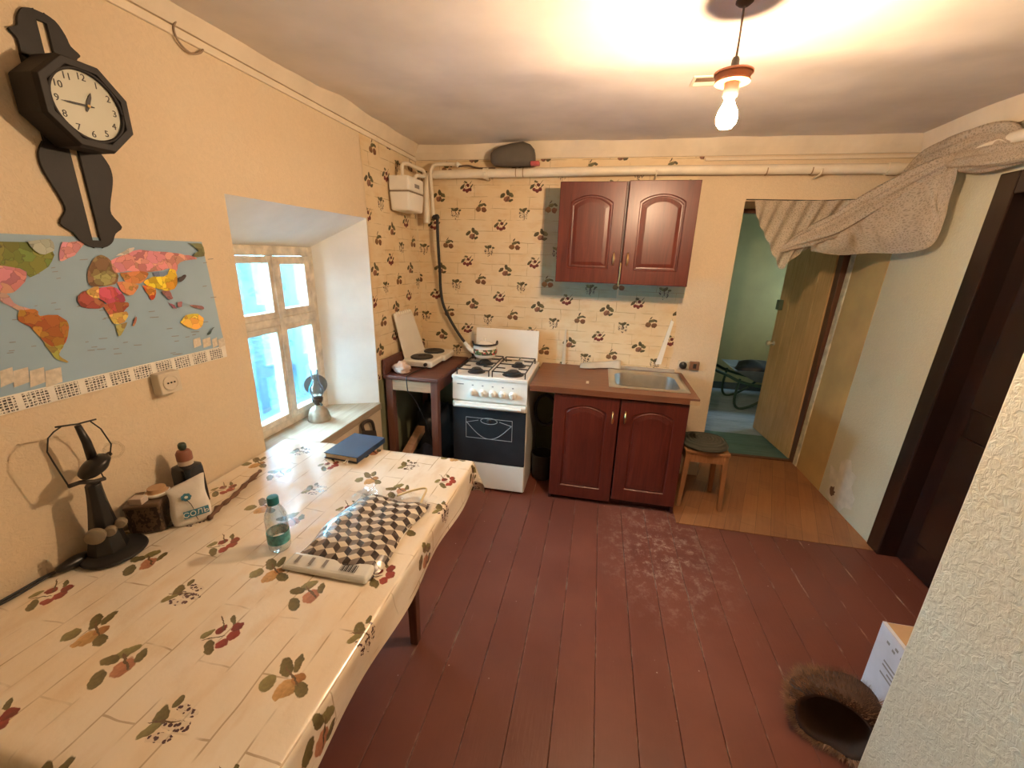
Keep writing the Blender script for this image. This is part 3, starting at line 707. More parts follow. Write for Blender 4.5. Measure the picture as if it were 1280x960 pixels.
skm = MB(); skm.loops([rrect(sx0, sx1, sy0, sy1, CZ+.0005, .012), rrect(sx0, sx1, sy0, sy1, CZ+.004, .012), rrect(sx0+.012, sx1-.012, sy0+.012, sy1-.012, CZ+.006, .012), rrect(b0-.012, b1+.012, c0_-.012, c1_+.012, CZ+.004, .075), rrect(b0, b1, c0_, c1_, CZ-.004, .07), rrect(b0+.012, b1-.012, c0_+.012, c1_-.012, CZ-.13, .06), rrect(b0+.05, b1-.05, c0_+.05, c1_-.05, CZ-.145, .04)], False, True)
obj('bowl', skm, 'steel', sk, smooth=True, angle=.7)
obj('drain', MB().lathe([(.034, CZ-.145), (.034, CZ-.141), (.026, CZ-.141), (.024, CZ-.144)], ((b0+b1)/2, (c0_+c1_)/2, 0), 20), plain('drain_grey', (.2, .2, .2), .4, 1), sk, smooth=True, angle=.6)

# loose bits along the back of the worktop
tag(obj('torn_paper', MB().grid(lambda a, b: (-.09+.30*a, D-.006-.10*b*(1-.5*a)-.02*math.sin(a*7)*b, CZ+.005+.055*(1-b)*(.2+.8*a)+.004*abs(math.sin(a*5))), 14, 6), plain('paper_back', (.55, .50, .42), .85), solid=.0012, smooth=True), 'torn wallpaper flap curling onto the back of the worktop', 'paper')
tag(obj('ceiling_moulding_strip', MB().prism([P('y', D-.012, *q) for q in [(819, 455), (826, 455), (842, 402), (839, 400)]], (0, -.012, 0)), 'white_plastic'), 'thin white strip leaning on the wall behind the sink', 'strip')
tag(obj('pale_slat', MB().hexa([(-.235, D-.02, CZ+.002), (-.205, D-.02, CZ+.002), (-.235, D-.005, CZ+.002), (-.205, D-.005, CZ+.002), (-.225, D-.012, 1.10), (-.213, D-.012, 1.10), (-.225, D-.004, 1.10), (-.213, D-.004, 1.10)]), 'beige_plastic'), 'narrow pale slat standing against the wall beside the stove', 'slat')
tag(obj('worktop_chip', MB().box(-.03, -.012, 2.68, 2.735, CZ, CZ+.002), 'beige_plastic'), 'small pale flake lying on the worktop', 'flake')
tag(obj('wall_rail', MB().box(.10, .60, D-.03, D-.004, CZ+.0, CZ+.022), plain('grey_rail', (.40, .36, .31), .6), bevel=.003), 'worn grey sealing strip behind the sink', 'strip')

# ---- gas stove
sX0, sX1, sYf, sYb = -.918, -.402, 2.553, 3.085
st = thing('gas_stove', 'white four-burner gas stove with dark glass oven door', 'stove', ((sX0+sX1)/2, 2.82, 0))
obj('body', MB().box(sX0, sX1, sYf+.02, sYb, .012, .835), 'white_enamel', st, bevel=.004)
hb = MB(); hb.loops([rrect(sX0-.003, sX1+.003, sYf-.006, sYb, .832, .01), rrect(sX0-.003, sX1+.003, sYf-.006, sYb, .848, .01), rrect(sX0+.006, sX1-.006, sYf+.004, sYb-.008, .852, .01), rrect(sX0+.03, sX1-.03, sYf+.03, sYb-.04, .846, .02)], True, True)
obj('hob', hb, 'white_enamel', st)
cp = MB().hexa([(sX0, sYf+.0, .678), (sX1, sYf+.0, .678), (sX0, sYf+.03, .678), (sX1, sYf+.03, .678), (sX0, sYf+.004, .834), (sX1, sYf+.004, .834), (sX0, sYf+.03, .834), (sX1, sYf+.03, .834)])
pn = obj('control_panel', cp, 'white_enamel', st, bevel=.003)
for i in range(5):
    xk = -.775+.069*i
    kb = MB().lathe([(.027, 0), (.027, .005), (.021, .009), (.019, .026), (.016, .029), (.002, .030)], (xk, sYf+.001, .738), 22, 'y')
    kb.box(xk-.0035, xk+.0035, sYf-.036, sYf-.012, .724, .753)
    obj('knob', kb, 'white_plastic', pn, smooth=True, angle=.6)
    obj('symbol', MB().box(xk-.006, xk+.006, sYf+.0015, sYf+.004, .783, .791), 'ink_grey', pn)
obj('maker_plate', MB().box(-.885, -.838, sYf+.0015, sYf+.004, .786, .793), 'ink_grey', pn)
od = obj('oven_door', MB().box(sX0+.003, sX1-.003, sYf-.006, sYf+.02, .222, .622), 'oven_glass', st, bevel=.003)
obj('door_rail', MB().box(sX0+.003, sX1-.003, sYf-.008, sYf+.02, .624, .668), 'white_enamel', st, bevel=.006)
hdl = MB().tube([(sX0+.03, sYf-.030, .652), (sX1-.03, sYf-.030, .652)], .011, 14); 
for xx in (sX0+.045, sX1-.045): hdl.tube([(xx, sYf-.030, .652), (xx, sYf-.004, .652)], .008, 10)
obj('oven_handle', hdl, 'white_enamel', st, smooth=True, angle=.6)
# printed line frame on the oven glass
yl = sYf-.0068
def line(pts, r=.0016): return MB().tube(pts, r, 6)
wl_ = MB(); q = [(-.820, yl, .558), (-.495, yl, .558), (-.495, yl, .408), (-.820, yl, .408), (-.820, yl, .558)]
for i in range(4): wl_.tube([q[i], q[i+1]], .0017, 6)
wl_.tube([(-.815+.315*i/24, yl, .520-.112*math.sin(PI*i/24)) for i in range(25)], .0017, 6)
wl_.tube([(-.8175+.085*i/8, yl, .520+.022*i/8) for i in range(9)], .0017, 6); wl_.tube([(-.50-.085*i/8, yl, .520+.022*i/8) for i in range(9)], .0017, 6)
wl_.tube([(-.6575+.058*math.cos(2*PI*i/28), yl, .541+.022*math.sin(2*PI*i/28)) for i in range(29)], .0019, 6)
obj('glass_print', wl_, 'grey_line', od)
obj('thermometer', MB().lathe([(.016, 0), (.016, .003), (.002, .004)], (-.6575, sYf-.006, .541), 18, 'y'), 'black_plastic', od, smooth=True)
obj('drawer_front', MB().box(sX0+.002, sX1-.002, sYf-.003, sYf+.02, .020, .218), 'white_enamel', st, bevel=.004)
for xx in (sX0+.03, sX1-.05):
    for yy in (sYf+.06, sYb-.06): obj('foot', MB().box(xx, xx+.03, yy, yy+.03, 0, .014), 'black_plastic', st)
ldm = MB().hexa([(sX0+.015, sYb-.030, .856), (sX1-.01, sYb-.030, .856), (sX0+.015, sYb-.022, .856), (sX1-.01, sYb-.022, .856), (sX0+.015, sYb-.004, 1.088), (sX1-.01, sYb-.004, 1.088), (sX0+.015, sYb+.004, 1.088), (sX1-.01, sYb+.004, 1.088)])
obj('lid', ldm, 'white_enamel', st, bevel=.004)
for xx in (sX0+.05, sX1-.05): obj('hinge', MB().box(xx-.014, xx+.014, sYb-.034, sYb-.012, .846, .868), 'white_plastic', st)
for (xx, yy, r) in [(-.785, 2.68, .046), (-.525, 2.68, .055), (-.79, 2.91, .050), (-.530, 2.91, .040)]:
    bb = MB().lathe([(r*1.35, .847), (r*1.3, .850), (r, .851), (r*.98, .862), (r*.72, .863), (r*.72, .872), (r*.6, .876), (.002, .876)], (xx, yy, 0), 26)
    obj('burner', bb, 'burner_black', st, smooth=True, angle=.5)
for (xa, xb_) in [(-.895, -.672), (-.648, -.425)]:
    g = MB(); ya, yb_ = 2.585, 3.02; zg = .886; ym = (ya+yb_)/2; xm = (xa+xb_)/2
    for p, q in [((xa, ya), (xb_, ya)), ((xb_, ya), (xb_, yb_)), ((xb_, yb_), (xa, yb_)), ((xa, yb_), (xa, ya)), ((xa, ym), (xb_, ym)), ((xm, ya), (xm, ya+.06)), ((xm, yb_), (xm, yb_-.06)), ((xm, ym-.05), (xm, ym+.05)), ((xa, ya+.105), (xa+.065, ya+.105)), ((xb_, ya+.105), (xb_-.065, ya+.105)), ((xa, yb_-.105), (xa+.065, yb_-.105)), ((xb_, yb_-.105), (xb_-.065, yb_-.105))]:
        g.tube([(p[0], p[1], zg), (q[0], q[1], zg)], .0042, 8)
    for xx in (xa, xb_):
        for yy in (ya, yb_): g.tube([(xx, yy, .846), (xx, yy, zg)], .0042, 8)
    obj('pan_support', g, 'black_iron', st, smooth=True, angle=.8)
# kettle
kx, ky, kz = -.800, 2.955, .8902
ke = thing('kettle', 'small white enamel kettle with floral band and black bail handle on the stove', 'kettle', (kx, ky, kz))
prof = [(.02, 0), (.070, 0), (.078, .006), (.088, .03), (.091, .055), (.086, .078), (.074, .094), (.060, .100)]
obj('body', MB().lathe(prof, (kx, ky, kz), 32), 'white_enamel', ke, smooth=True, angle=.9)
def floral():
    b = NB('floral_transfer'); v = b.coord('Object'); n = b.noise(v, 70, 2, out=1); f = b.voro(v, 75, out='Color')
    s = b.sep(f); c = b.mix(b.math('GREATER_THAN', s[0], .62), (.10, .16, .05), (.48, .05, .04)); c = b.mix(b.math('GREATER_THAN', s[1], .55), c, (.05, .05, .03)); c = b.mix(b.math('GREATER_THAN', s[2], .78), c, (.7, .6, .45))
    b.base(c, .3); MAT['floral'] = b.m
floral()
obj('floral_band', MB().lathe([(.0895, .028), (.0921, .040), (.0926, .055), (.0895, .070)], (kx, ky, kz), 40, cap0=False, cap1=False), 'floral', ke, smooth=True)
obj('lid', MB().lathe([(.062, .099), (.060, .104), (.045, .114), (.02, .120), (.006, .121), (.006, .128), (.013, .134), (.012, .142), (.002, .146)], (kx, ky, kz), 28), 'white_enamel', ke, smooth=True, angle=.9)
spd = Vector((-.82, -.35, 0)).normalized()
obj('spout', MB().tube(smooth_path([Vector((kx, ky, kz+.045))+spd*.078, Vector((kx, ky, kz+.062))+spd*.112, Vector((kx, ky, kz+.095))+spd*.138, Vector((kx, ky, kz+.115))+spd*.152]), [.022]*6+[.017]*8+[.012]*6+[.011]*5, 14), 'white_enamel', ke, smooth=True)
spn = Vector((-spd.y, spd.x, 0)); spn = spn if spn.y < 0 else -spn
bail = [Vector((kx, ky, kz+.088))+spd*.084, Vector((kx, ky, kz+.118))+spd*.092]+[Vector((kx, ky, kz+.104))+spd*(.093*math.cos(a))+spn*(.093*math.sin(a)) for a in (.35, .75, 1.15, 1.57, 1.99, 2.39, 2.79)]+[Vector((kx, ky, kz+.118))-spd*.092, Vector((kx, ky, kz+.088))-spd*.084]
obj('bail_handle', MB().tube(smooth_path(bail), .0068, 10), 'black_plastic', ke, smooth=True)

# ---- small side table with the hot plate
tz = .832
sd = thing('side_table', 'old brown wooden side table with a low back rail between wall and stove', 'table', (-1.19, 2.8, 0))
tX0, tX1, tY0, tY1 = -1.385, -.985, 2.468, 3.14
obj('table_top', MB().box(tX0, tX1, tY0, tY1, tz-.028, tz), 'old_table_wood', sd, bevel=.007)
obj('back_rail', MB().box(tX0, tX0+.022, tY0, tY1, tz, tz+.105), 'old_table_wood', sd, bevel=.006)
for (xx, yy) in [(tX0+.012, tY0+.012), (tX1-.062, tY0+.012), (tX0+.012, tY1-.062), (tX1-.062, tY1-.062)]:
    obj('leg', MB().box(xx, xx+.05, yy, yy+.05, 0, tz-.028), 'table_leg_wood', sd, bevel=.004)
slabel(obj('apron', MB().box(tX0+.062, tX1-.062, tY0+.016, tY0+.036, tz-.105, tz-.028), 'pale_apron_wood', sd), 'paler wooden front apron')
obj('apron', MB().box(tX1-.036, tX1-.018, tY0+.062, tY1-.062, tz-.105, tz-.028), 'old_table_wood', sd)
obj('apron', MB().box(tX0+.018, tX0+.036, tY0+.062, tY1-.062, tz-.105, tz-.028), 'old_table_wood', sd)
hp = thing('hot_plate', 'white two-ring electric hot plate with its ribbed lid standing open', 'hot plate', (-1.23, 2.92, tz))
bd = MB()
for (xa, xb_, ya, yb_) in [(-1.347, -1.118, 2.690, 2.905), (-1.347, -1.098, 2.905, 3.115)]:
    bd.loops([rrect(xa+.006, xb_-.006, ya+.004, yb_-.0, tz+.012, .012), rrect(xa, xb_, ya, yb_, tz+.020, .014), rrect(xa, xb_, ya, yb_, tz+.048, .014), rrect(xa+.008, xb_-.008, ya+.008, yb_-.002, tz+.056, .014)])
obj('body', bd, 'white_enamel', hp, smooth=True, angle=.5)
for (xx, yy, r) in [(-1.240, 2.800, .082), (-1.228, 3.010, .080)]:
    obj('cooking_ring', MB().lathe([(r, tz+.054), (r, tz+.064), (r*.94, tz+.068), (r*.35, tz+.067), (r*.3, tz+.064), (.002, tz+.064)], (xx, yy, 0), 30), 'burner_black', hp, smooth=True, angle=.6)
for (xx, yy) in [(-1.33, 2.71), (-1.145, 2.71), (-1.33, 3.09), (-1.12, 3.09)]:
    obj('foot', MB().lathe([(.012, tz), (.012, tz+.016)], (xx, yy, 0), 12), 'black_plastic', hp)
slabel(obj('dial', MB().lathe([(.013, 0), (.012, .016), (.002, .017)], (-1.165, 2.690, tz+.034), 16, 'y'), 'black_plastic', hp, smooth=True, angle=.6), 'black dial')
# lid: panel with ribs at its upper edge, leaning to the wall
A, Bp, C_, D_ = Vector((-1.350, 2.735, tz+.035)), Vector((-1.350, 3.095, tz+.035)), Vector((-1.375, 2.915, 1.222)), Vector((-1.375, 2.640, 1.222))
nrm = Vector((.995, 0, .09)) * .014
def lidp(a, b, o=0): 
    lo = A.lerp(Bp, a); hi = D_.lerp(C_, a); return lo.lerp(hi, b)+nrm*o
lm_ = MB(); lm_.hexa([lidp(a, b, o) for b in (0, 1) for a in (0, 1) for o in (0, 1)]); obj('lid', lm_, 'white_enamel', hp, bevel=.006)
for i in range(7):
    a = .14+.72*i/6; obj('lid_rib', MB().tube([lidp(a, .93, 1.0), lidp(a, .995, 1.15), lidp(a+.02, 1.01, .5)], .006, 8), 'white_enamel', hp, smooth=True)
tag(obj('plug_cord', MB().tube(smooth_path([(-1.16, 2.70, tz+.012), (-1.20, 2.58, tz+.006), (-1.205, 2.49, tz+.006), (-1.205, 2.458, tz-.004), (-1.20, 2.456, tz-.09), (-1.185, 2.462, tz-.115), (-1.16, 2.50, tz-.19), (-1.13, 2.57, tz-.36), (-1.11, 2.60, .36), (-1.105, 2.61, .27), (-1.125, 2.62, .235)]), .0034, 8), 'black_rubber', smooth=True), 'thin black cord hanging over the front of the side table', 'cord')
tag(obj('crumpled_rag', blob((-1.284, 2.550, tz+.034), .055, .045, .040, 8, amp=.6, fr=4, flat=-.036), plain('rag_pink', (.66, .50, .42), .9, var=.2, sc=20), smooth=True), 'crumpled pinkish rag on the corner of the side table', 'rag')
# clutter under the side table
tag(obj('black_bag', blob((-1.17, 2.90, .24), .17, .17, .26, 3, amp=.45, fr=4, flat=-.24), plain('bag_black', (.014, .015, .017), .35, bump=.5, bsc=16), smooth=True), 'shiny black plastic bag bundled under the side table', 'bag')
tag(obj('dark_bundle', blob((-1.13, 2.62, .12), .13, .08, .125, 6, amp=.45, fr=4, flat=-.12), plain('bundle_dark', (.035, .032, .045), .7, bump=.5, bsc=18), smooth=True), 'dark cloth bundle on the floor behind the side table leg', 'bundle')
pa, pb = Vector((-1.33, 2.30, .52)), Vector((-1.24, 2.78, .40))
tag(obj('wooden_batten', MB().hexa([p+Vector((dx, 0, dz)) for dz in (-.025, .025) for p in (Vector((-1.285, 2.02, .026)), Vector((-1.230, 2.715, .352))) for dx in (-.03, .03)]), 'pale_apron_wood', bevel=.004), 'pale wooden batten propped against the black bag under the side table', 'batten')
tag(obj('hanging_bracket', MB().tube(smooth_path([P('x', -1.372, *q) for q in [(455, 540), (453, 532), (457, 527), (463, 526), (466, 530), (468, 540), (470, 549)]]), .0105, 8).hexa([P('x', -1.385+d, *q) for q in [(452, 538), (470, 538), (454, 556), (473, 556)] for d in (0, .03)]), plain('dark_bronze', (.045, .035, .028), .5), smooth=True, angle=.6), 'dark metal loop-handled piece hanging on the wall below the sill', 'bracket')
# hose coil between stove and cupboard
tag(obj('hose_coil', MB().tube([(-.315+.0*k, D-.10-.012*math.sin(k*.9), .60+.085*math.sin(k*PI/8)) if False else (-.305+.075*math.cos(k*PI/8), D-.35+.01*math.sin(k*.35), .56+.115*math.sin(k*PI/8)) for k in range(41)], .011, 8), 'black_rubber', smooth=True), 'coil of black hose hanging between the stove and the sink cupboard', 'hose')
tag(obj('dark_bucket', MB().lathe([(.065, 0), (.075, .02), (.082, .20), (.086, .205), (.080, .205), (.072, .02), (.01, .015)], (-.312, 2.85, 0), 24), plain('bucket_dark', (.03, .025, .022), .5), smooth=True, angle=.7), 'dark bucket standing between the stove and the sink cupboard', 'bucket')

# ---- stool
so = thing('stool', 'square wooden stool with a dark round cushion beside the sink cupboard', 'stool', (.795, 2.815, .0036))
for (xx, yy) in [(.675, 2.70), (.915, 2.70), (.675, 2.935), (.915, 2.935)]:
    dx = .012 if xx > .8 else -.012; dy = .012 if yy > 2.8 else -.012
    obj('leg', MB().hexa([(xx+dx+a*.014, yy+dy+b*.014, .0036) for b in (-1, 1) for a in (-1, 1)]+[(xx-dx*.3+a*.017, yy-dy*.3+b*.017, .405) for b in (-1, 1) for a in (-1, 1)]), 'stool_wood', so, bevel=.003)
obj('seat', MB().box(.655, .935, 2.68, 2.955, .405, .428), 'stool_wood', so, bevel=.006)
for q in [(.69, .90, 2.69, 2.708, .345, .405), (.69, .90, 2.926, 2.944, .345, .405), (.665, .683, 2.715, 2.92, .345, .405), (.907, .925, 2.715, 2.92, .345, .405)]: obj('apron', MB().box(*q), 'stool_wood', so)
cu = thing('seat_cushion', 'dark grey-green round padded cushion on the wooden stool', 'cushion', (.79, 2.80, .428))
cq = MB(); ls = []
for (r, h) in [(.02, .002), (.125, .001), (.145, .012), (.148, .026), (.135, .042), (.10, .052), (.05, .054), (.003, .053)]:
    ls.append([Vector((.79+r*math.cos(2*PI*k/36)*(1+.02*math.sin(5*2*PI*k/36)), 2.80+r*math.sin(2*PI*k/36), .428+h+.004*math.sin(3*2*PI*k/36)*r/.15)) for k in range(36)])
cq.loops(ls)
def cushion_mat():
    b = NB('grey_green_knit'); v = b.coord(); w = b.new('ShaderNodeTexWave', wave_type='RINGS', rings_direction='Z'); b.put(w.inputs[0], v); w.inputs['Scale'].default_value = 14; w.inputs['Distortion'].default_value = 2
    b.base(b.mix(w.outputs[1], (.045, .047, .036), (.085, .085, .066)), .9); b.bump(w.outputs[1], .5, .006); MAT['cushion'] = b.m
cushion_mat(); obj('padding', cq, 'cushion', cu, smooth=True)
obj('piping', MB().tube([(.79+.147*math.cos(2*PI*k/48), 2.80+.147*math.sin(2*PI*k/48), .446) for k in range(49)], .006, 8), 'cushion', cu, smooth=True)

# ---- dining table and oilcloth
TX0, TX1, TY0, TY1 = -1.388, -.478, .325, 1.560
dt = thing('dining_table', 'wooden dining table under the fruit-print oilcloth', 'table', (-.93, .94, 0))
obj('table_top', MB().box(TX0+.005, TX1-.006, TY0+.006, TY1-.006, TZ-.028, TZ-.003), 'old_table_wood', dt, bevel=.003)
for (xx, yy) in [(TX0+.06, TY0+.09), (TX1-.20, TY0+.09), (TX0+.06, TY1-.29), (TX1-.20, TY1-.29)]:
    obj('leg', MB().hexa([(xx+.008+a*.034, yy+.008+b*.034, 0) for b in (0, 1) for a in (0, 1)]+[(xx+a*.05, yy+b*.05, TZ-.028) for b in (0, 1) for a in (0, 1)]), 'table_leg_wood', dt, bevel=.003)
for q in [(TX1-.185, TX1-.165, TY0+.14, TY1-.29, TZ-.12, TZ-.028), (TX0+.11, TX1-.20, TY1-.275, TY1-.255, TZ-.12, TZ-.028), (TX0+.11, TX1-.20, TY0+.105, TY0+.125, TZ-.12, TZ-.028)]: obj('apron', MB().box(*q), 'old_table_wood', dt)
dR, dF, dN = .105, .165, .16                      # overhang right, far, near
def cloth_pt(s, t):
    dx = max(0, s-TX1); dy = max(0, t-TY1); dn_ = max(0, TY0-t); x = min(s, TX1); y = max(TY0, min(t, TY1)); z = TZ
    e = dy if dy > 0 else -dn_; r = math.hypot(dx, e)
    wr_ = .0018*noise.noise(Vector((s*9, t*9, 0)))+.0025*noise.noise(Vector((s*3, t*3, 4)))
    if r == 0: return Vector((x, y, z+max(-.001, wr_)))
    th = math.atan2(e, dx) if dx > 0 else math.copysign(PI/2, e)
    corner = abs(math.sin(2*th)); rr = .014; 
    a = min(r/rr, PI/2); ho = rr*math.sin(a); ve = rr*(1-math.cos(a)); rest = max(0, r-rr*PI/2)
    lean = .10+.30*corner+.10*math.sin((s*.7+t)*13)*(1-corner)
    ho += rest*math.sin(lean); ve += rest*math.cos(lean)
    ln_ = 1+.12*corner*(1 if e > 0 else 0)
    return Vector((x+math.cos(th)*ho, y+math.sin(th)*ho, z-ve*ln_+wr_*.5))
ss = [TX0+(TX1-TX0)*i/44 for i in range(45)]+[TX1+dR*i/12 for i in range(1, 13)]
tt_ = [TY0-dN+dN*i/12 for i in range(12)]+[TY0+(TY1-TY0)*i/60 for i in range(61)]+[TY1+dF*i/12 for i in range(1, 13)]
cm = MB(); vs_ = []; uvs = []
for t in tt_:
    for s in ss:
        vs_.append(cloth_pt(s, t)); uvs.append((t, -s))
nS = len(ss)
cm.add(vs_, [(j*nS+i, j*nS+i+1, (j+1)*nS+i+1, (j+1)*nS+i) for j in range(len(tt_)-1) for i in range(nS-1)])
tag(obj('tablecloth', cm, 'fruit_oilcloth_print', smooth=True, uvfn=uvs), 'glossy cream oilcloth with fruit print draped over the dining table', 'tablecloth')

# ---- things on the table
TT = TZ+.003
# blue notebook
nb_ = thing('notebook', 'dark blue hardcover notebook with a ribbon at the far end of the oilcloth', 'notebook', (-1.010, 1.525, TT), -.06)
w2, d2, h2 = .082, .108, .026
def L(*a): return MB().box(*a)
obj('page_block', L(-w2+.006, w2-.005, -d2+.005, d2-.005, .003, h2-.003), plain('paper_cream', (.72, .64, .50), .9), nb_, local=True)
cvr = MB().box(-w2, w2, -d2, d2, 0, .003).box(-w2, w2, -d2, d2, h2-.003, h2).box(w2-.004, w2, -d2, d2, .003, h2-.003)
slabel(obj('cover', cvr, plain('navy_cover', (.018, .045, .105), .35), nb_, local=True, bevel=.0012), 'dark blue cover')
slabel(obj('ribbon', MB().tube([(.03, -d2+.01, h2*.5), (.032, -d2-.012, .006), (.024, -d2-.022, .002)], .0022, 6).tube([(.036, -d2+.01, h2*.5), (.042, -d2-.014, .006), (.056, -d2-.024, .002)], .0022, 6), plain('ribbon_white', (.75, .70, .6), .7), nb_, local=True), 'pale bookmark ribbon')
# packet
pk = thing('packet', 'flat packet with black and white tumbling-block print in clear wrapping', 'packet', (-.664, 1.015, TT), -.03)
pw_, pd_ = .133, .185
def pkz(a, b): return .028*(1-abs(2*a-1)**6)*(1-abs(2*b-1)**8)+.003+.005*noise.noise(Vector((a*5, b*6, 1)))
pt = MB(); n1, n2 = 26, 34
def pkp(a, b):
    sk_ = -.012+.03*(b-.5)
    return Vector(((2*a-1)*pw_+sk_*0+.008*math.sin(b*9), (2*b-1)*pd_+.006*math.sin(a*8), max(.002, pkz(a, b))))
pt.grid(pkp, n1, n2)
slabel(obj('printed_face', pt, 'cubes', pk, local=True, smooth=True, uvfn=[(( i/n1)*2*pw_, (j/n2)*2*pd_) for j in range(n2+1) for i in range(n1+1)]), 'tumbling-block printed face')
obj('bottom', MB().box(-pw_+.006, pw_-.006, -pd_+.006, pd_-.006, 0, .0025), 'white_plastic', pk, local=True)
en = MB().hexa([(-.135, -.215, .001), (.128, -.205, .001), (-.130, -.160, .001), (.128, -.150, .001), (-.128, -.205, .014), (.122, -.196, .016), (-.125, -.160, .022), (.122, -.150, .024)])
e_ = slabel(obj('white_end', en, plain('packet_white', (.72, .74, .72), .15, coat=.6), pk, local=True, bevel=.006), 'white end with small print and bar code')
m_ = frameM((0, -.18, .0190), (1, .035, 0), (0, .045, .008))
for i in range(9):
    obj('small_print', MB().add([m_ @ Vector((-.10+.014*i+a, b, .0032)) for b in (-.012, .012) for a in (0, .010)], [(0, 1, 3, 2)]), 'ink_grey', e_, local=True) if i % 3 == 0 else None
for i in range(14):
    obj('bar', MB().add([m_ @ Vector((.038+.0035*i+a, b, .0034)) for b in (-.013, .011) for a in (0, .0012+.0010*(i*7 % 3))], [(0, 1, 3, 2)]), 'ink_black', e_, local=True)
clear = thin_glass('clear_film', (.97, .98, 1.0), .03)
fm = MB().grid(lambda a, b: Vector(((2*a-1)*.150, .145+.085*b, .006+.016*(1-b)*(1-abs(2*a-1)**4)+.006*math.sin(a*17+b*5)+.012*b*abs(math.sin(a*6)))), 22, 8)
slabel(obj('film_tail', fm, clear, pk, local=True, smooth=True), 'crinkled clear film')
slabel(obj('drawstring', MB().tube(smooth_path([(.02, .17, .03), (.05, .21, .03), (.10, .235, .035), (.105, .20, .02), (.11, .15, .01)]), .004, 8), plain('string_gold', (.62, .50, .28), .7), pk, local=True, smooth=True), 'pale gold tie')
# water bottle
bx, by = -.868, .885
bo = thing('water_bottle', 'small clear plastic water bottle with a teal cap and label on the oilcloth', 'bottle', (bx, by, TT))
pb_ = [(.018, 0), (.026, .002), (.030, .010), (.0295, .05), (.028, .06), (.030, .072), (.030, .108), (.027, .122), (.018, .142), (.0125, .150), (.0125, .158)]
def petw():
    b = NB('clear_bottle_plastic'); g = b.new('ShaderNodeBsdfGlossy'); g.inputs['Roughness'].default_value = .08
    tr = b.new('ShaderNodeBsdfTransparent'); b.put(tr.inputs[0], (.86, .94, .97)); lw = b.new('ShaderNodeLayerWeight'); lw.inputs[0].default_value = .35
    mx = b.new('ShaderNodeMixShader'); b.put(mx.inputs[0], b.math('ADD', b.math('MULTIPLY', lw.outputs['Facing'], .55), .12)); b.t.links.new(tr.outputs[0], mx.inputs[1]); b.t.links.new(g.outputs[0], mx.inputs[2])
    b.t.links.new(mx.outputs[0], b.n['Material Output'].inputs[0]); MAT['pet'] = b.m
petw()
obj('bottle_body', MB().lathe(pb_, (bx, by, TT), 28), 'pet', bo, smooth=True)
slabel(obj('label_band', MB().lathe([(.0308, .028), (.0308, .062)], (bx, by, TT), 32, cap0=False, cap1=False), plain('label_teal', (.10, .36, .40), .3, var=.5, sc=60), bo, smooth=True), 'teal and white label')
slabel(obj('cap', MB().lathe([(.0155, .152), (.0155, .172), (.014, .175), (.002, .1755)], (bx, by, TT), 24), plain('cap_teal', (.012, .16, .20), .35), bo, smooth=True, angle=.6), 'teal cap')
# bare desk lamp
LX, LY = -1.310, .757
la = thing('desk_lamp', 'black desk lamp with a bare bent wire shade frame and round base', 'lamp', (LX, LY, TT))
W = lambda u, v, x=-1.318: P('x', x, u, v)
obj('base', MB().lathe([(.071, 0), (.075, .004), (.073, .010), (.056, .016), (.02, .018), (.002, .018)], (LX, LY, TT), 36), 'black_iron', la, smooth=True, angle=.8)
colm = MB(); 
c0, c1 = Vector((LX-.014, LY-.004, TT)), W(116, 605)
ls = []
for i in range(9):
    t = i/8; c = c0.lerp(c1, t); c.z = TT+.016+(c1.z-TT-.016)*t; r = .026*(1-t)**1.6+.0175+.003*(1-t)
    ls.append([c+Vector((math.cos(2*PI*k/8+PI/8)*r, math.sin(2*PI*k/8+PI/8)*r, 0)) for k in range(8)])
colm.loops(ls); obj('column', colm, 'black_plastic', la, bevel=.002)
br_ = MB().tube([W(86, 608), W(100, 603), W(118, 602), W(131, 598)], .006, 8); obj('bracket', br_, 'dark_bronze', la, smooth=True)
hd = blob((0, 0, 0), .040, .040, .022, 1, amp=.06)
hc = W(118, 583, -1.310); rot = Matrix.Rotation(.55, 3, 'X') @ Matrix.Rotation(-.25, 3, 'Y')
hd.v = [hc+rot @ p for p in hd.v]; obj('socket_head', hd, 'black_plastic', la, smooth=True)
obj('stem', MB().tube([W(117, 577), W(108, 552), W(97, 532)], [.012, .010, .007], 12), 'black_plastic', la, smooth=True)
wf = MB().tube([W(69, 534), W(97, 530), W(120, 524)], .0022, 6)
wf.tube([W(77, 533), W(67, 540), W(60, 548), W(59, 565), W(68, 580), W(86, 608)], .0018, 6); wf.tube([W(112, 526), W(126, 536), W(139, 555), W(137, 574), W(126, 590), W(130, 598)], .0018, 6)
obj('wire_frame', wf, 'black_iron', la, smooth=True)
obj('glass_globe', MB().lathe([(.003, -.026), (.014, -.022), (.024, -.008), (.025, .004), (.016, .020), (.003, .026)], tuple(W(142, 562, -1.340)), 18), thin_glass('bulb_glass', (.99, .98, .97), .01, .25), la, smooth=True)
obj('bulb_holder', MB().tube([hc, W(137, 567, -1.335)], .007, 10), 'black_plastic', la, smooth=True)
for (u, v, r) in [(119, 671, .022), (138, 664, .014), (151, 654, .014)]:
    c = W(u, v, -1.283); c.z = max(c.z, TT+r+.004)
    dm = MB().lathe([(r, -.008), (r, .004), (r*.8, .007), (.002, .008)], (0, 0, 0), 20, 'x'); rz = Matrix.Rotation(-.8, 3, 'Z'); dm.v = [c+rz @ p for p in dm.v]
    slabel(obj('knob', dm, plain('tan_knob', (.20, .155, .10), .4), la, smooth=True, angle=.6), 'tan round knob')
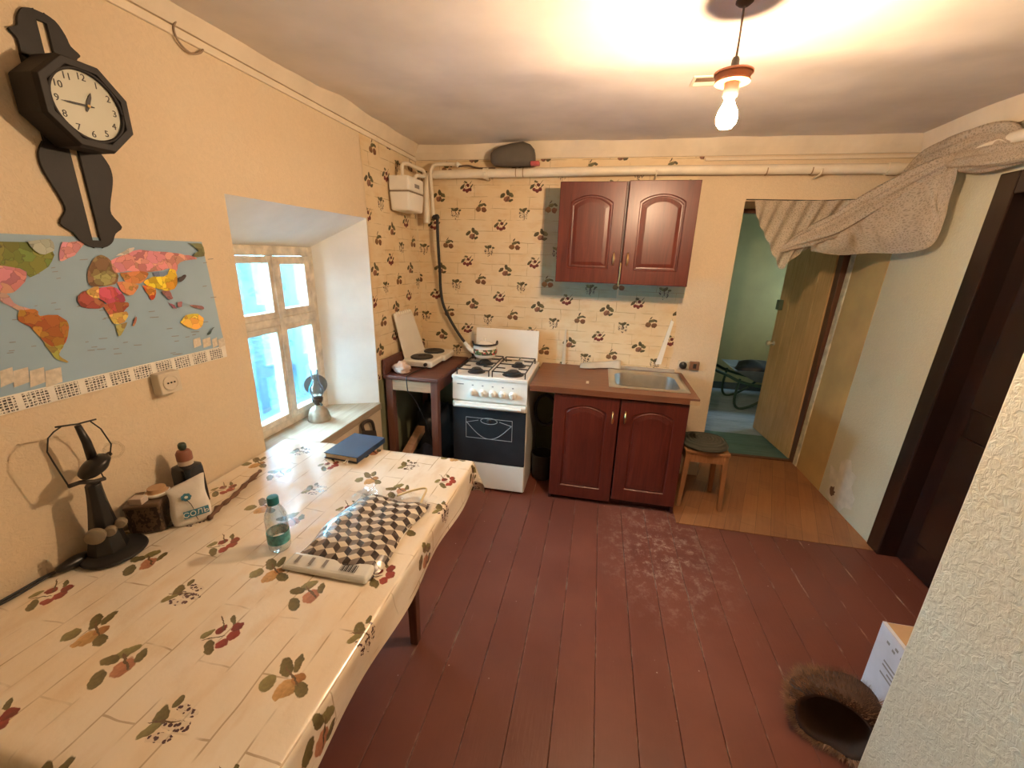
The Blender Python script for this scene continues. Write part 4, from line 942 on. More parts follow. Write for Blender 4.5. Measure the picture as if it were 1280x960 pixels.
tag(obj('lamp_cord', MB().tube(smooth_path([(-1.345, .700, TT+.004), (-1.37, .655, TT+.004), (-1.368, .58, TT+.004), (-1.375, .48, TT+.004), (-1.372, .34, TT+.004)]), .0032, 8).tube(smooth_path([(-1.352, .690, TT+.004), (-1.379, .645, TT+.004), (-1.381, .57, TT+.004), (-1.383, .40, TT+.004)]), .0032, 8), 'black_rubber', smooth=True), 'black cord of the desk lamp trailing along the wall on the oilcloth', 'cord')
tag(obj('cord_switch', blob((-1.355, .690, TT+.014), .018, .042, .015, 1, amp=.05, flat=-.0135), 'black_plastic', smooth=True), 'black switch box on the cord behind the desk lamp', 'switch')
# tea tin
ti = thing('tea_tin', 'square brown patterned tea tin behind the desk lamp', 'tin', (-1.330, .884, TT), .55)
hh = .098
def tin_mat():
    b = NB('brown_tin_print'); v = b.coord('Object'); w = b.new('ShaderNodeTexWave', wave_type='RINGS', rings_direction='SPHERICAL'); b.put(w.inputs[0], b.vm('MULTIPLY', b.vm('SUBTRACT', v, (0, 0, .05)), (1, 1, .6))); w.inputs['Scale'].default_value = 22; w.inputs['Distortion'].default_value = 5; w.inputs['Detail Scale'].default_value = 6
    b.base(b.mix(b.ramp(w.outputs[1], .5, .8), (.040, .024, .017), (.13, .085, .05)), .35, .2); MAT['tin'] = b.m
tin_mat()
obj('body', MB().box(-.045, .045, -.045, .045, 0, hh), 'tin', ti, local=True, bevel=.006)
obj('lid', MB().box(-.0465, .0465, -.0465, .0465, hh-.012, hh+.002), plain('tin_lid', (.14, .09, .055), .4, .2), ti, local=True, bevel=.005)
tag(obj('jar_lid', MB().lathe([(.028, 0), (.030, .006), (.030, .012), (.024, .014), (.023, .026), (.002, .027)], (-1.316, .907, TT+hh+.002), 26), plain('lid_brown', (.42, .26, .14), .5), smooth=True, angle=.6), 'round brown stopper with a pale ring on the tea tin', 'lid')
rg = MB(); rg.lathe([(.0305, .003), (.033, .006), (.033, .011), (.0305, .014)], (-1.316, .907, TT+hh+.002), 26, cap0=False, cap1=False)
jo = [o for o in COL.objects if o.name == 'jar_lid'][0]
slabel(obj('pale_ring', rg, 'white_plastic', jo, smooth=True), 'white ring')
tag(obj('small_carton', MB().hexa([Vector((-1.324, .856, TT+hh+.002))+Matrix.Rotation(.3, 3, 'Z') @ Vector(p) for p in [(x_, y_, z_) for z_ in (0, .020) for y_ in (-.014, .014) for x_ in (-.018, .018)]]), plain('carton_pink', (.55, .44, .36), .8), bevel=.002), 'tiny pinkish carton lying on the tea tin', 'carton')
# dark bottle behind the salt
db = thing('dark_bottle', 'squat black bottle with a brown neck and green stopper by the wall', 'bottle', (-1.322, 1.018, TT))
cx_, cy_ = -1.322, 1.018
ls = [rrect(cx_-.036, cx_+.036, cy_-.034, cy_+.034, TT+z, r) for z, r in [(0, .010), (.004, .012), (.128, .014), (.143, .02)]]
ls += [[Vector((cx_+(p.x-cx_)*.5, cy_+(p.y-cy_)*.5, TT+.150)) for p in ls[-1]]]
obj('bottle_body', MB().loops(ls), plain('bottle_black', (.012, .014, .020), .22), db, smooth=True, angle=.6)
slabel(obj('neck', MB().lathe([(.020, .148), (.021, .155), (.021, .166), (.023, .167), (.023, .190), (.018, .200), (.010, .203)], (cx_, cy_, TT), 24), plain('neck_brown', (.26, .10, .06), .4), db, smooth=True, angle=.6), 'brown neck with pale foil')
obj('foil', MB().lathe([(.0215, .150), (.0222, .166)], (cx_, cy_, TT), 24, cap0=False, cap1=False), plain('foil', (.58, .46, .34), .4), db, smooth=True)
slabel(obj('stopper', MB().lathe([(.009, .200), (.009, .206), (.012, .210), (.012, .222), (.008, .227), (.001, .228)], (cx_, cy_, TT), 18), plain('stopper_green', (.03, .05, .03), .4), db, smooth=True), 'dark green stopper')
# salt bag
sa = thing('salt_bag', 'white paper salt bag with a blue flower and blue lettering panel', 'bag', (-1.240, .938, TT), 0)
sdir = Vector((.62, .78, 0)).normalized(); sn = Vector((.78, -.62, 0)).normalized(); up = Vector((0, 0, 1)); so_ = Vector((-1.240, .938, TT))
bgm = MB(); ls = []
for j in range(13):
    t = j/12; z = .138*t; th_ = .026*(1-t**3)+.004; wd_ = .050+.003*math.sin(t*7); l = []
    for k in range(28):
        a = 2*PI*k/28; cx2 = math.copysign(abs(math.cos(a))**.5, math.cos(a)); sx2 = math.copysign(abs(math.sin(a))**.7, math.sin(a))
        cr = 1+.10*noise.noise(Vector((math.cos(a)*2, math.sin(a)*2, t*5)))
        lean = .012*t*t*cx2
        l.append(so_+sdir*(wd_*cx2)+sn*(th_*sx2*cr)+up*(z+(.016*cx2*t**4)+.003*noise.noise(Vector((cx2*3, t*6, 2)))))
    ls.append(l)
bgm.loops(ls); sbody = obj('bag', bgm, plain('salt_paper', (.72, .68, .62), .75, bump=.5, bsc=34), sa, smooth=True)
blu = plain('print_blue', (.05, .22, .33), .6)
def bagpt(a, z, o=0): return sdir*a+up*z+sn*o      # bag-local point, front at sn
obj('lettering_panel', MB().grid(lambda a, b: so_+bagpt(-.020+.066*a, .026+.026*b, .0350-.0050*a*a), 10, 3), blu, sa, smooth=True)
text_part('lettering', 'СОЛЬ', .0235, plain('print_white', (.80, .80, .76), .7), sa, frameM(bagpt(.012, .0388, .0358), sdir-sn*.075, up))
fl_ = MB(); fc = (-.004, .098)
for k in range(7):
    a = 2*PI*k/7; c = (fc[0]+.0085*math.cos(a), fc[1]+.0085*math.sin(a))
    fl_.add([so_+bagpt(c[0]+.0055*math.cos(2*PI*i/12), c[1]+.0055*math.sin(2*PI*i/12), .0285) for i in range(12)], [tuple(range(12))])
obj('flower_print', fl_, blu, sa)
obj('flower_heart', MB().add([so_+bagpt(fc[0]+.0048*math.cos(2*PI*i/12), fc[1]+.0048*math.sin(2*PI*i/12), .0292) for i in range(12)], [tuple(range(12))]), 'print_white', sa)
obj('stem_print', MB().tube([so_+bagpt(-.004, .088, .0288), so_+bagpt(.004, .070, .0308), so_+bagpt(.008, .052, .0325)], .0009, 5), 'ink_black', sa)
obj('stem_print', MB().tube([so_+bagpt(.010, .026, .0325), so_+bagpt(.013, .010, .031)], .0009, 5), 'ink_black', sa)
# dried twig and knife
tw = smooth_path([(-1.185, .945, TT+.006), (-1.20, 1.00, TT+.010), (-1.213, 1.07, TT+.009), (-1.232, 1.15, TT+.012), (-1.258, 1.245, TT+.010)], 5)
tm = MB().tube(tw, [.007+.0025*math.sin(i*1.9) for i in range(len(tw))], 8)
for i in (3, 6, 9, 12, 15): tm.tube([tw[i], tw[i]+Vector((random.uniform(-.02, .02), .022, .006)), tw[i]+Vector((random.uniform(-.03, .03), .036, .002))], [.004, .003, .0015], 6)
tag(obj('dried_twig', tm, plain('twig', (.13, .065, .035), .8), smooth=True), 'long dark brown dried twig lying on the oilcloth near the wall', 'twig')
kf = thing('small_knife', 'small black knife lying in front of the salt bag', 'knife', (-1.24, .91, TT))
obj('handle', MB().tube([(-1.222, .955, TT+.005), (-1.238, .918, TT+.005)], [.0055, .0045], 8), 'black_plastic', kf, smooth=True)
obj('blade', MB().hexa([(-1.239, .916, TT+.002), (-1.236, .914, TT+.002), (-1.300, .858, TT+.002), (-1.299, .857, TT+.002), (-1.245, .922, TT+.007), (-1.242, .920, TT+.007), (-1.300, .859, TT+.004), (-1.299, .858, TT+.004)]), plain('blade_dark', (.05, .05, .05), .4, .8), kf)

# ---- kerosene lamp on the sill
kx_, ky_, kz_ = -1.585, 2.052, ZB+.002
kl = thing('kerosene_lamp', 'old kerosene lamp with glass chimney and round reflector on the window sill', 'lamp', (kx_, ky_, kz_))
obj('font', MB().lathe([(.064, 0), (.066, .010), (.062, .020), (.058, .040), (.048, .066), (.030, .082), (.018, .088), (.016, .096)], (kx_, ky_, kz_), 30), plain('old_tin', (.36, .31, .24), .5, .4, var=.25, sc=20), kl, smooth=True, angle=.9)
obj('burner', MB().lathe([(.016, .094), (.020, .104), (.030, .122), (.032, .140), (.026, .142)], (kx_, ky_, kz_), 24), plain('burner_dark', (.05, .035, .025), .5, .5), kl, smooth=True)
obj('wick_key', MB().tube([(kx_+.02, ky_-.01, kz_+.112), (kx_+.048, ky_-.03, kz_+.112)], .003, 6).lathe([(.008, 0), (.008, .003)], (kx_+.05, ky_-.032, kz_+.112), 12, 'y'), 'dark_bronze', kl)
obj('chimney', MB().lathe([(.024, .140), (.030, .150), (.040, .172), (.042, .190), (.036, .212), (.024, .232), (.0205, .250), (.0205, .308)], (kx_, ky_, kz_), 26, cap0=False, cap1=False), thin_glass('chimney_glass', (.86, .93, .95), .16), kl, smooth=True)
rf = MB().lathe([(.064, .006), (.064, .002), (.050, -.004), (.002, -.010)], (0, 0, 0), 28, 'x'); rz = Matrix.Rotation(math.atan2(-1, .75), 3, 'Z')
rc = Vector((kx_-.034, ky_+.045, kz_+.205)); rf.v = [rc+rz @ p for p in rf.v]
obj('reflector', rf, plain('reflector_grey', (.22, .21, .19), .4, .5), kl, smooth=True, angle=.6)
obj('reflector_arm', MB().tube([(kx_-.012, ky_+.02, kz_+.10), (kx_-.036, ky_+.048, kz_+.15), tuple(rc)], .004, 6), 'dark_bronze', kl, smooth=True)

# ================================================================== ON THE WALLS
# ---- clock
CY, CZ_ = .966, 1.955
ck = thing('wall_clock', 'black wall clock with octagonal case and ornate pierced back board', 'clock', (XL, CY, 1.62))
zt_ = [( .0, 2.160), (.030, 2.152), (.046, 2.128), (.052, 2.108), (.070, 2.094), (.058, 2.078), (.060, 2.045)]
lo_ = [(.062, 1.865), (.078, 1.836), (.080, 1.806), (.072, 1.775), (.058, 1.735), (.054, 1.705), (.074, 1.672), (.052, 1.652), (.040, 1.630), (.022, 1.616), (0, 1.611)]
xb0, xb1 = XL+.001, XL+.009
def board(side, slot, name_pts):
    """half of a pierced board: outline at +-y, inner edge along a slot"""
    m = MB(); ypts = [Vector((xb0, CY+side*w, z)) for w, z in name_pts]
    inner = [Vector((xb0, CY+side*.0105, z)) for w, z in name_pts]
    poly = []
    for i in range(len(ypts)-1):
        a, b, c, d = ypts[i], ypts[i+1], inner[i+1], inner[i]
        if abs(a.y-CY) < .0105: a = d
        if abs(b.y-CY) < .0105: b = c
        q = [p for n_, p in enumerate([a, b, c, d])]
        m.prism(q, (xb1-xb0, 0, 0))
    return m
bk = MB()
def dense(pts, n=6):
    p = smooth_path([Vector((a, b, 0)) for a, b in pts], n); return [(max(0, q.x), q.y) for q in p]
for sd_ in (-1, 1):
    for pts in (zt_, lo_):
        d_ = dense(pts, 3); m = board(sd_, None, d_); bk.v_off = None; bk.add(m.v, m.f)
bk.box(xb0, xb1, CY-.011, CY+.011, 2.138, 2.158); bk.box(xb0, xb1, CY-.011, CY+.011, 1.613, 1.632); bk.box(xb0, xb1, CY-.06, CY+.06, 1.862, 2.05)
obj('back_board', bk, 'clock_wood', ck)
R8 = .1075; x_f = -1.300
oc = lambda r, x: [Vector((x, CY+r*math.cos(PI/8+PI/4*k), CZ_+r*math.sin(PI/8+PI/4*k))) for k in range(8)]
obj('case', MB().loops([oc(R8*.97, XL+.008), oc(R8, XL+.016), oc(R8, x_f-.012), oc(R8*.955, x_f), oc(R8*.80, x_f), oc(R8*.76, x_f-.012)]), 'clock_wood', ck, bevel=.0015)
di = obj('dial', MB().lathe([(.080, 0), (.080, .002)], (x_f-.0115, CY, CZ_), 40, 'x'), 'clock_dial', ck)
obj('bezel', MB().tube([(x_f-.006, CY+.079*math.cos(2*PI*k/48), CZ_+.079*math.sin(2*PI*k/48)) for k in range(49)], .0042, 8), 'clock_wood', ck, smooth=True)
for n in range(1, 13):
    a = PI/2-2*PI*n/12; c = Vector((x_f-.009, CY+.063*math.cos(a), CZ_+.063*math.sin(a)))-Vector((XL, CY, 1.62))
    text_part('numeral', str(n), .0215, 'ink_black', ck, frameM(c, (0, 1, 0), (0, 0, 1)))
def hand(name, ang, ln__, w, x):
    d = Vector((0, math.cos(ang), math.sin(ang))); p = Vector((0, -d.z, d.y)); c = Vector((x, CY, CZ_))
    obj(name, MB().prism([c-d*.014+p*w*.4, c+p*w, c+d*ln__*.7+p*w*.8, c+d*ln__, c+d*ln__*.7-p*w*.8, c-p*w, c-d*.014-p*w*.4], (.001, 0, 0)), 'ink_black', ck)
hand('hour_hand', PI/2-2*PI*(12.74)/12+0, .036, .0042, x_f-.0078); hand('minute_hand', PI/2-2*PI*44.5/60, .058, .0026, x_f-.0062)
obj('hand_pin', MB().lathe([(.0035, 0), (.0035, .005), (.001, .006)], (x_f-.0075, CY, CZ_), 12, 'x'), 'brass', ck)

# ---- world map
def Zm(a, b): return (a/4, 280+b/4)
mz = lambda a, b, o=.0024: P('x', XL+o, *Zm(a, b))
mp = thing('world_map_poster', 'glossy laminated world map poster with a calendar strip taped to the left wall', 'poster', (XL, .93, 1.22))
ymin = .44
tr_, br2 = mz(1008, 96), mz(1128, 600)
yr0 = 1.298; yr1 = 1.318
sh = MB().grid(lambda a, b: (XL+.0012+.0012*noise.noise(Vector((a*7, b*5, 0)))+.001, ymin+(yr1+(yr0-yr1)*b-ymin)*a, 1.218+(1.640-1.218)*b), 24, 12)
obj('sheet', sh, plain('map_sea', (.33, .47, .60), .16, var=.06, sc=4, coat=.5, bump=.35, bsc=12), mp, smooth=True)
def patchwork(name, col):
    b = NB(name); v = b.coord('Object'); w = b.vm('ADD', v, b.vm('MULTIPLY', b.vm('SUBTRACT', b.noise(v, 40, 2, out=1), (.5, .5, .5)), (.03, .03, .03)))
    cells = b.sep(b.voro(w, 42, out='Color'))
    hs = b.new('ShaderNodeHueSaturation'); b.put(hs.inputs['Hue'], b.math('ADD', .465, b.math('MULTIPLY', cells[0], .07))); b.put(hs.inputs['Value'], b.math('ADD', .7, b.math('MULTIPLY', cells[1], .6))); b.put(hs.inputs['Color'], col)
    e = b.ramp(b.voro(w, 42, 'DISTANCE_TO_EDGE'), .03, .0)
    b.base(b.mix(b.math('MULTIPLY', e, .55), hs.outputs[0], (.08, .05, .04)), .2); MAT[name] = b.m; return b.m
CONT = [('north_america', (.20, .24, .06), [(-190, 85), (130, 90), (262, 130), (240, 212), (150, 262), (100, 222), (-190, 190)]),
 ('usa', (.60, .25, .24), [(-170, 190), (100, 224), (132, 272), (80, 332), (30, 345), (-170, 330)]),
 ('mexico', (.50, .30, .30), [(-60, 345), (30, 345), (70, 395), (150, 425), (110, 436), (30, 400)]),
 ('south_america', (.42, .16, .05), [(95, 430), (178, 428), (200, 460), (262, 450), (335, 482), (342, 540), (318, 605), (262, 612), (215, 580), (150, 515), (92, 480)]),
 ('argentina', (.42, .36, .10), [(215, 582), (262, 612), (318, 605), (296, 650), (316, 672), (345, 690), (300, 684), (262, 655), (238, 622)]),
 ('greenland', (.62, .28, .30), [(310, 92), (420, 86), (392, 140), (322, 182), (296, 172)]),
 ('europe', (.24, .16, .09), [(436, 240), (470, 170), (522, 158), (566, 200), (590, 285), (520, 312), (446, 302)]),
 ('balkans', (.34, .30, .14), [(470, 262), (540, 232), (582, 270), (530, 306), (480, 300)]),
 ('russia', (.66, .27, .27), [(556, 182), (640, 142), (700, 130), (800, 138), (898, 148), (960, 160), (982, 176), (900, 188), (884, 240), (842, 224), (740, 242), (640, 236), (572, 242)]),
 ('siberian_coast', (.62, .58, .54), [(580, 160), (640, 122), (672, 124), (640, 150)]),
 ('kazakhstan', (.56, .24, .10), [(600, 244), (700, 234), (742, 252), (700, 298), (630, 288)]),
 ('china', (.78, .52, .06), [(720, 292), (762, 262), (828, 262), (852, 224), (884, 246), (882, 312), (842, 336), (782, 322), (734, 312)]),
 ('mongolia', (.20, .26, .40), [(762, 244), (832, 234), (820, 262), (772, 260)]),
 ('india', (.62, .18, .06), [(710, 306), (778, 326), (764, 380), (742, 356)]),
 ('arabia', (.58, .30, .12), [(584, 288), (692, 300), (662, 352), (622, 348)]),
 ('west_africa', (.36, .12, .08), [(388, 362), (432, 332), (480, 368), (524, 400), (500, 422), (420, 418), (392, 392)]),
 ('algeria', (.76, .50, .16), [(430, 334), (490, 312), (498, 366), (452, 360)]),
 ('north_africa', (.52, .10, .12), [(495, 318), (584, 320), (628, 384), (560, 404), (500, 372)]),
 ('central_africa', (.42, .14, .08), [(516, 404), (600, 388), (646, 398), (620, 436), (600, 470), (545, 452)]),
 ('south_africa', (.70, .46, .14), [(545, 456), (632, 436), (634, 478), (582, 502)]),
 ('cape', (.42, .34, .14), [(580, 506), (636, 494), (616, 540), (600, 560), (588, 548)]),
 ('madagascar', (.40, .20, .12), [(662, 506), (676, 466), (684, 472), (674, 508)]),
 ('australia', (.78, .54, .10), [(900, 490), (930, 456), (976, 446), (1016, 470), (1010, 510), (980, 526), (930, 514)]),
 ('new_zealand', (.10, .16, .18), [(1034, 552), (1066, 518), (1072, 524), (1042, 556)]),
 ('indonesia', (.30, .12, .16), [(838, 392), (870, 404), (884, 424), (860, 414)]), ('borneo', (.34, .16, .18), [(888, 392), (912, 386), (910, 412), (892, 412)]),
 ('new_guinea', (.34, .18, .2), [(950, 402), (1012, 410), (1016, 426), (970, 418)]), ('indochina', (.28, .14, .14), [(806, 336), (846, 336), (862, 370), (838, 372)]),
 ('japan', (.08, .07, .08), [(884, 276), (920, 252), (928, 262), (908, 290)]),
 ('alaska', (.20, .22, .12), [(936, 94), (1006, 100), (1022, 160), (966, 160), (990, 130)]),
 ('arctic_islands', (.36, .40, .34), [(136, 88), (250, 76), (270, 130), (200, 150)])]
for nm, col_, poly in CONT:
    pp = smooth_path([Vector((a, b, 0)) for a, b in poly+[poly[0]]], 3)[:-1]
    pp = [(p.x+7*noise.noise(Vector((p.x*.05, p.y*.05, 1))), p.y+7*noise.noise(Vector((p.x*.05, p.y*.05, 9)))) for p in pp]
    _k = globals().get('_k', 0)+1; m = MB().add([mz(a, b, .0042+.00012*_k) for a, b in pp], [tuple(range(len(pp)))])
    obj('land_print', m, patchwork('map_'+nm, col_), mp)
obj('calendar_strip', MB().box(XL+.0028, XL+.0038, ymin+.003, yr1-.002, 1.2185, 1.262), plain('strip_white', (.80, .77, .70), .3), mp)
def cal_mat():
    b = NB('calendar_digits'); v = b.coord('Object'); s = b.sep(v)
    br = b.new('ShaderNodeTexBrick', offset=0); b.put(br.inputs['Vector'], b.comb(s[1], s[2], 0.0)); br.inputs['Scale'].default_value = 1; br.inputs['Brick Width'].default_value = .0090; br.inputs['Row Height'].default_value = .0070; br.inputs['Mortar Size'].default_value = .0012
    f = b.math('MULTIPLY', b.math('SUBTRACT', 1.0, br.outputs['Fac']), b.ramp(b.noise(v, 330, 2), .40, .48))
    b.base(b.mix(f, (.80, .77, .70), (.03, .025, .025)), .3); MAT['cal'] = b.m
cal_mat()
for i in range(13):
    ya = ymin+.012+i*(yr1-ymin-.02)/13
    obj('month_block', MB().box(XL+.0036, XL+.0044, ya, ya+.052, 1.221, 1.258), 'cal', mp)
tbl = plain('table_cream', (.62, .56, .46), .3, var=.15, sc=90)
for q in [(0, 62), (66, 140), (148, 220), (226, 305)]: obj('legend_table', MB().add([mz(q[0], 735, .004), mz(q[1], 715, .004), mz(q[1]+8, 790, .004), mz(q[0]+4, 818, .004)], [(0, 1, 2, 3)]), tbl, mp)
for q in [(965, 1000), (1012, 1050), (1060, 1084), (1090, 1122)]: obj('legend_table', MB().add([mz(q[0], 578, .004), mz(q[1], 566, .004), mz(q[1]+6, 606, .004), mz(q[0]+6, 620, .004)], [(0, 1, 2, 3)]), tbl, mp)
cap = MB()
for i in range(70):
    a = random.uniform(20, 1060); b = random.uniform(110, 660); w = random.uniform(14, 44)
    if any(abs(a-c) < 110 and abs(b-d) < 90 for c, d in [(700, 200), (840, 290)]): continue
    cap.add([mz(a, b, .0036), mz(a+w, b-3, .0036), mz(a+w, b+.5, .0036), mz(a, b+3.5, .0036)], [(0, 1, 2, 3)])
cp_ = obj('sea_lettering', cap, 'ink_grey', mp); cp_['kind'] = 'stuff'

# ---- sockets
sk1 = P('x', XL, 203, 477)
s1 = thing('wall_socket', 'beige surface-mounted wall socket below the world map', 'socket', (XL, sk1.y, sk1.z))
obj('housing', MB().box(XL, XL+.034, sk1.y-.036, sk1.y+.036, sk1.z-.036, sk1.z+.036), 'beige_plastic', s1, bevel=.004)
obj('faceplate', MB().lathe([(.026, .034), (.026, .037), (.022, .038), (.020, .036), (.002, .036)], (XL, sk1.y, sk1.z), 26, 'x'), 'beige_plastic', s1, smooth=True, angle=.5)
for dy in (-.011, 0, .011): obj('pin_hole', MB().lathe([(.003, .036), (.003, .0372)], (XL, sk1.y+dy, sk1.z), 10, 'x'), 'ink_black', s1)
s2 = thing('sink_socket', 'small brown square socket on the wall above the worktop end', 'socket', (.733, D, .89))
obj('housing', MB().box(.700, .766, D-.028, D, .862, .922), plain('brown_plastic', (.22, .11, .06), .4), s2, bevel=.004)
obj('insert', MB().box(.722, .744, D-.030, D-.026, .874, .908), 'ink_black', s2)
s3 = thing('plugged_socket', 'round black plug in the socket beside the brown one above the worktop', 'socket', (.655, D, .89))
obj('plate', MB().box(.622, .692, D-.012, D, .860, .922), 'beige_plastic', s3, bevel=.003)
obj('plug', MB().lathe([(.027, .010), (.028, .016), (.024, .030), (.014, .036), (.002, .037)], (.655, D, .888), 22, 'y'), 'black_plastic', s3, smooth=True, angle=.7)

# ---- pipes, meter and hose
pm_ = thing('heating_pipe', 'thick cream painted pipe running below the ceiling along back and right walls', 'pipe', (.2, D-.07, 2.17))
obj('pipe_run', MB().tube([(-1.225, D-.07, 2.165), (-.9, D-.07, 2.170), (.2, D-.07, 2.180), (1.3, D-.07, 2.178), (XR(2.17)-.075, D-.07, 2.176)], .0285, 18), 'pipe_paint', pm_, smooth=True, angle=.9)
obj('pipe_run', MB().tube(smooth_path([(XR(2.17)-.085, D-.07, 2.176), (XR(2.17)-.052, D-.10, 2.178), (XR(2.17)-.048, D-.30, 2.180), (XR(2.17)-.046, 1.6, 2.19), (XR(2.17)-.046, -1.28, 2.20)]), .0285, 18), 'pipe_paint', pm_, smooth=True)
obj('coupling', MB().tube([(-.86, D-.07, 2.171), (-.825, D-.07, 2.171)], .035, 18), 'pipe_paint', pm_, smooth=True, angle=.7)
obj('coupling', MB().tube([(1.60, D-.07, 2.176), (1.66, D-.07, 2.176)], .034, 18), 'pipe_paint', pm_, smooth=True, angle=.7)
for xx in (-.63, -.58, .95, 1.20): obj('weld_ring', MB().tube([(xx, D-.07, 2.174), (xx+.006, D-.07, 2.174)], .0298, 18), plain('rust', (.30, .19, .10), .7), pm_, smooth=True, angle=.7)
for xx in (-.845, .3, 1.25): obj('hook', MB().tube([(xx, D, 2.135), (xx, D-.05, 2.140), (xx, D-.10, 2.15), (xx, D-.105, 2.175)], .006, 8), 'pipe_paint', pm_, smooth=True)
pv = thing('gas_riser', 'cream painted vertical gas pipes in the corner beside the meter', 'pipe', (-1.28, D-.09, 1.85))
obj('riser', MB().tube(smooth_path([(-1.225, D-.07, 2.165), (-1.268, D-.07, 2.155), (-1.283, D-.075, 2.10), (-1.288, D-.08, 1.98), (-1.290, D-.08, 1.838)]), .024, 16), 'pipe_paint', pv, smooth=True)
obj('gas_pipe', MB().tube(smooth_path([(-1.234, D-.09, 1.885), (-1.240, D-.09, 2.03), (-1.246, D-.09, 2.165), (-1.222, D-.085, 2.222), (-1.16, D-.08, 2.232), (-1.06, D-.08, 2.228), (-1.03, D-.06, 2.222)]), .013, 12), 'pipe_paint', pv, smooth=True)
obj('valve', MB().tube([(-1.05, D-.09, 2.215), (-1.035, D-.095, 2.235)], .013, 10), 'white_plastic', pv, smooth=True)
obj('elbow', MB().tube(smooth_path([(-1.235, D-.09, 1.885), (-1.222, D-.09, 1.878), (-1.205, D-.09, 1.885), (-1.203, D-.09, 1.87)]), .017, 12), 'black_iron', pv, smooth=True)
obj('gas_feed', MB().tube(smooth_path([(-1.325, 2.79, 2.095), (-1.325, 2.79, 2.165), (-1.31, 2.82, 2.185), (-1.30, 2.95, 2.185), (-1.285, 3.04, 2.18), (-1.275, 3.03, 2.145), (-1.275, 2.90, 2.125), (-1.28, 2.86, 2.095)]), .0125, 12), 'pipe_paint', pv, smooth=True)
gm = thing('gas_meter', 'white gas meter box mounted in the upper corner', 'meter', (XL, 2.82, 1.88))
obj('upper_case', MB().box(XL+.012, -1.242, 2.70, 2.94, 2.008, 2.098), 'white_plastic', gm, bevel=.012)
obj('lower_case', MB().hexa([(XL+.02, 2.71, 1.888), (-1.25, 2.71, 1.888), (XL+.02, 2.93, 1.888), (-1.25, 2.93, 1.888), (XL+.012, 2.70, 2.003), (-1.242, 2.70, 2.003), (XL+.012, 2.94, 2.003), (-1.242, 2.94, 2.003)]), 'white_plastic', gm, bevel=.012)
obj('seam', MB().box(XL+.016, -1.246, 2.704, 2.936, 2.000, 2.010), plain('seam_grey', (.25, .2, .15), .7), gm)
obj('counter_window', MB().box(-1.2425, -1.2400, 2.79, 2.86, 2.035, 2.058), 'ink_grey', gm)
obj('wall_bracket', MB().box(XL, XL+.022, 2.74, 2.90, 1.90, 2.09), 'pipe_paint', gm)
tag(obj('gas_hose', MB().tube(smooth_path([(-1.203, D-.09, 1.875), (-1.204, D-.085, 1.70), (-1.205, D-.06, 1.50), (-1.205, D-.05, 1.36), (-1.185, D-.05, 1.24), (-1.12, D-.05, 1.11), (-1.04, D-.05, .99), (-.965, D-.055, .905), (-.935, D-.06, .84), (-.935, D-.06, .70)]), .011, 12), 'black_rubber', smooth=True), 'black rubber gas hose curving down the wall to the stove', 'hose')
tag(obj('old_wire', MB().tube(smooth_path([(-1.04, D-.09, 2.212), (-.98, D-.06, 2.224), (-.93, D-.05, 2.214), (-.88, D-.06, 2.206), (-.78, D-.06, 2.206)]), .006, 8), plain('wire_brown', (.10, .06, .035), .6), smooth=True), 'dark tangled wire lying above the heating pipe', 'wire')
# grey thing on the pipe
gb_ = MB()
prof_ = [(-.800, 2.262, .03, .030), (-.780, 2.264, .045, .050), (-.735, 2.270, .058, .062), (-.66, 2.276, .062, .072), (-.58, 2.280, .062, .078), (-.53, 2.272, .056, .068), (-.505, 2.262, .045, .052), (-.497, 2.255, .03, .030)]
gb_.loops([[Vector((xx, D-.082+ry*math.copysign(abs(math.cos(2*PI*k/24))**.7, math.cos(2*PI*k/24)), max(2.2085, zc+rz_*math.copysign(abs(math.sin(2*PI*k/24))**.75, math.sin(2*PI*k/24))))) for k in range(24)] for xx, zc, ry, rz_ in prof_])
tag(obj('grey_pouch', gb_, plain('pouch_grey', (.10, .085, .068), .7, bump=.2, bsc=20), smooth=True), 'dark grey rounded pouch lying on top of the heating pipe', 'pouch')
tag(obj('red_packet', MB().box(-.520, -.458, D-.145, D-.095, 2.205, 2.232), plain('packet_red', (.48, .09, .09), .5), bevel=.008), 'small red packet beside the grey pouch on the pipe', 'packet')

# ---- bare bulb pendant
bx_, by_ = .341, 1.565
cz = ceil_z(bx_, by_)
pe = thing('pendant_lamp', 'bare glowing light bulb on a cord with an orange-brown ring holder', 'lamp', (bx_, by_, cz-.2))
obj('ceiling_rose', MB().lathe([(.024, cz+.02), (.024, cz-.004), (.014, cz-.012), (.005, cz-.014)], (bx_, by_, 0), 24), plain('rose_brown', (.08, .05, .035), .5), pe, smooth=True, angle=.6)
obj('cord', MB().tube([(bx_, by_, cz-.01), (bx_+.001, by_, 2.25), (bx_, by_, 2.185)], .0032, 8), plain('cord_brown', (.14, .085, .05), .6), pe, smooth=True)
obj('cord_grip', MB().lathe([(.008, 2.205), (.011, 2.198), (.012, 2.168), (.014, 2.165)], (bx_, by_, 0), 16), 'dark_bronze', pe, smooth=True, angle=.6)
obj('holder_ring', MB().lathe([(.014, 2.166), (.050, 2.168), (.055, 2.166), (.055, 2.162), (.050, 2.160), (.046, 2.146), (.050, 2.143), (.049, 2.139), (.043, 2.138), (.018, 2.140)], (bx_, by_, 0), 36), plain('ring_orange', (.42, .14, .06), .4), pe, smooth=True, angle=.5)
obj('lamp_socket', MB().lathe([(.0205, 2.142), (.0215, 2.136), (.0215, 2.108), (.019, 2.103), (.0145, 2.1025)], (bx_, by_, 0), 24), plain('socket_grey', (.16, .14, .13), .4), pe, smooth=True, angle=.5)
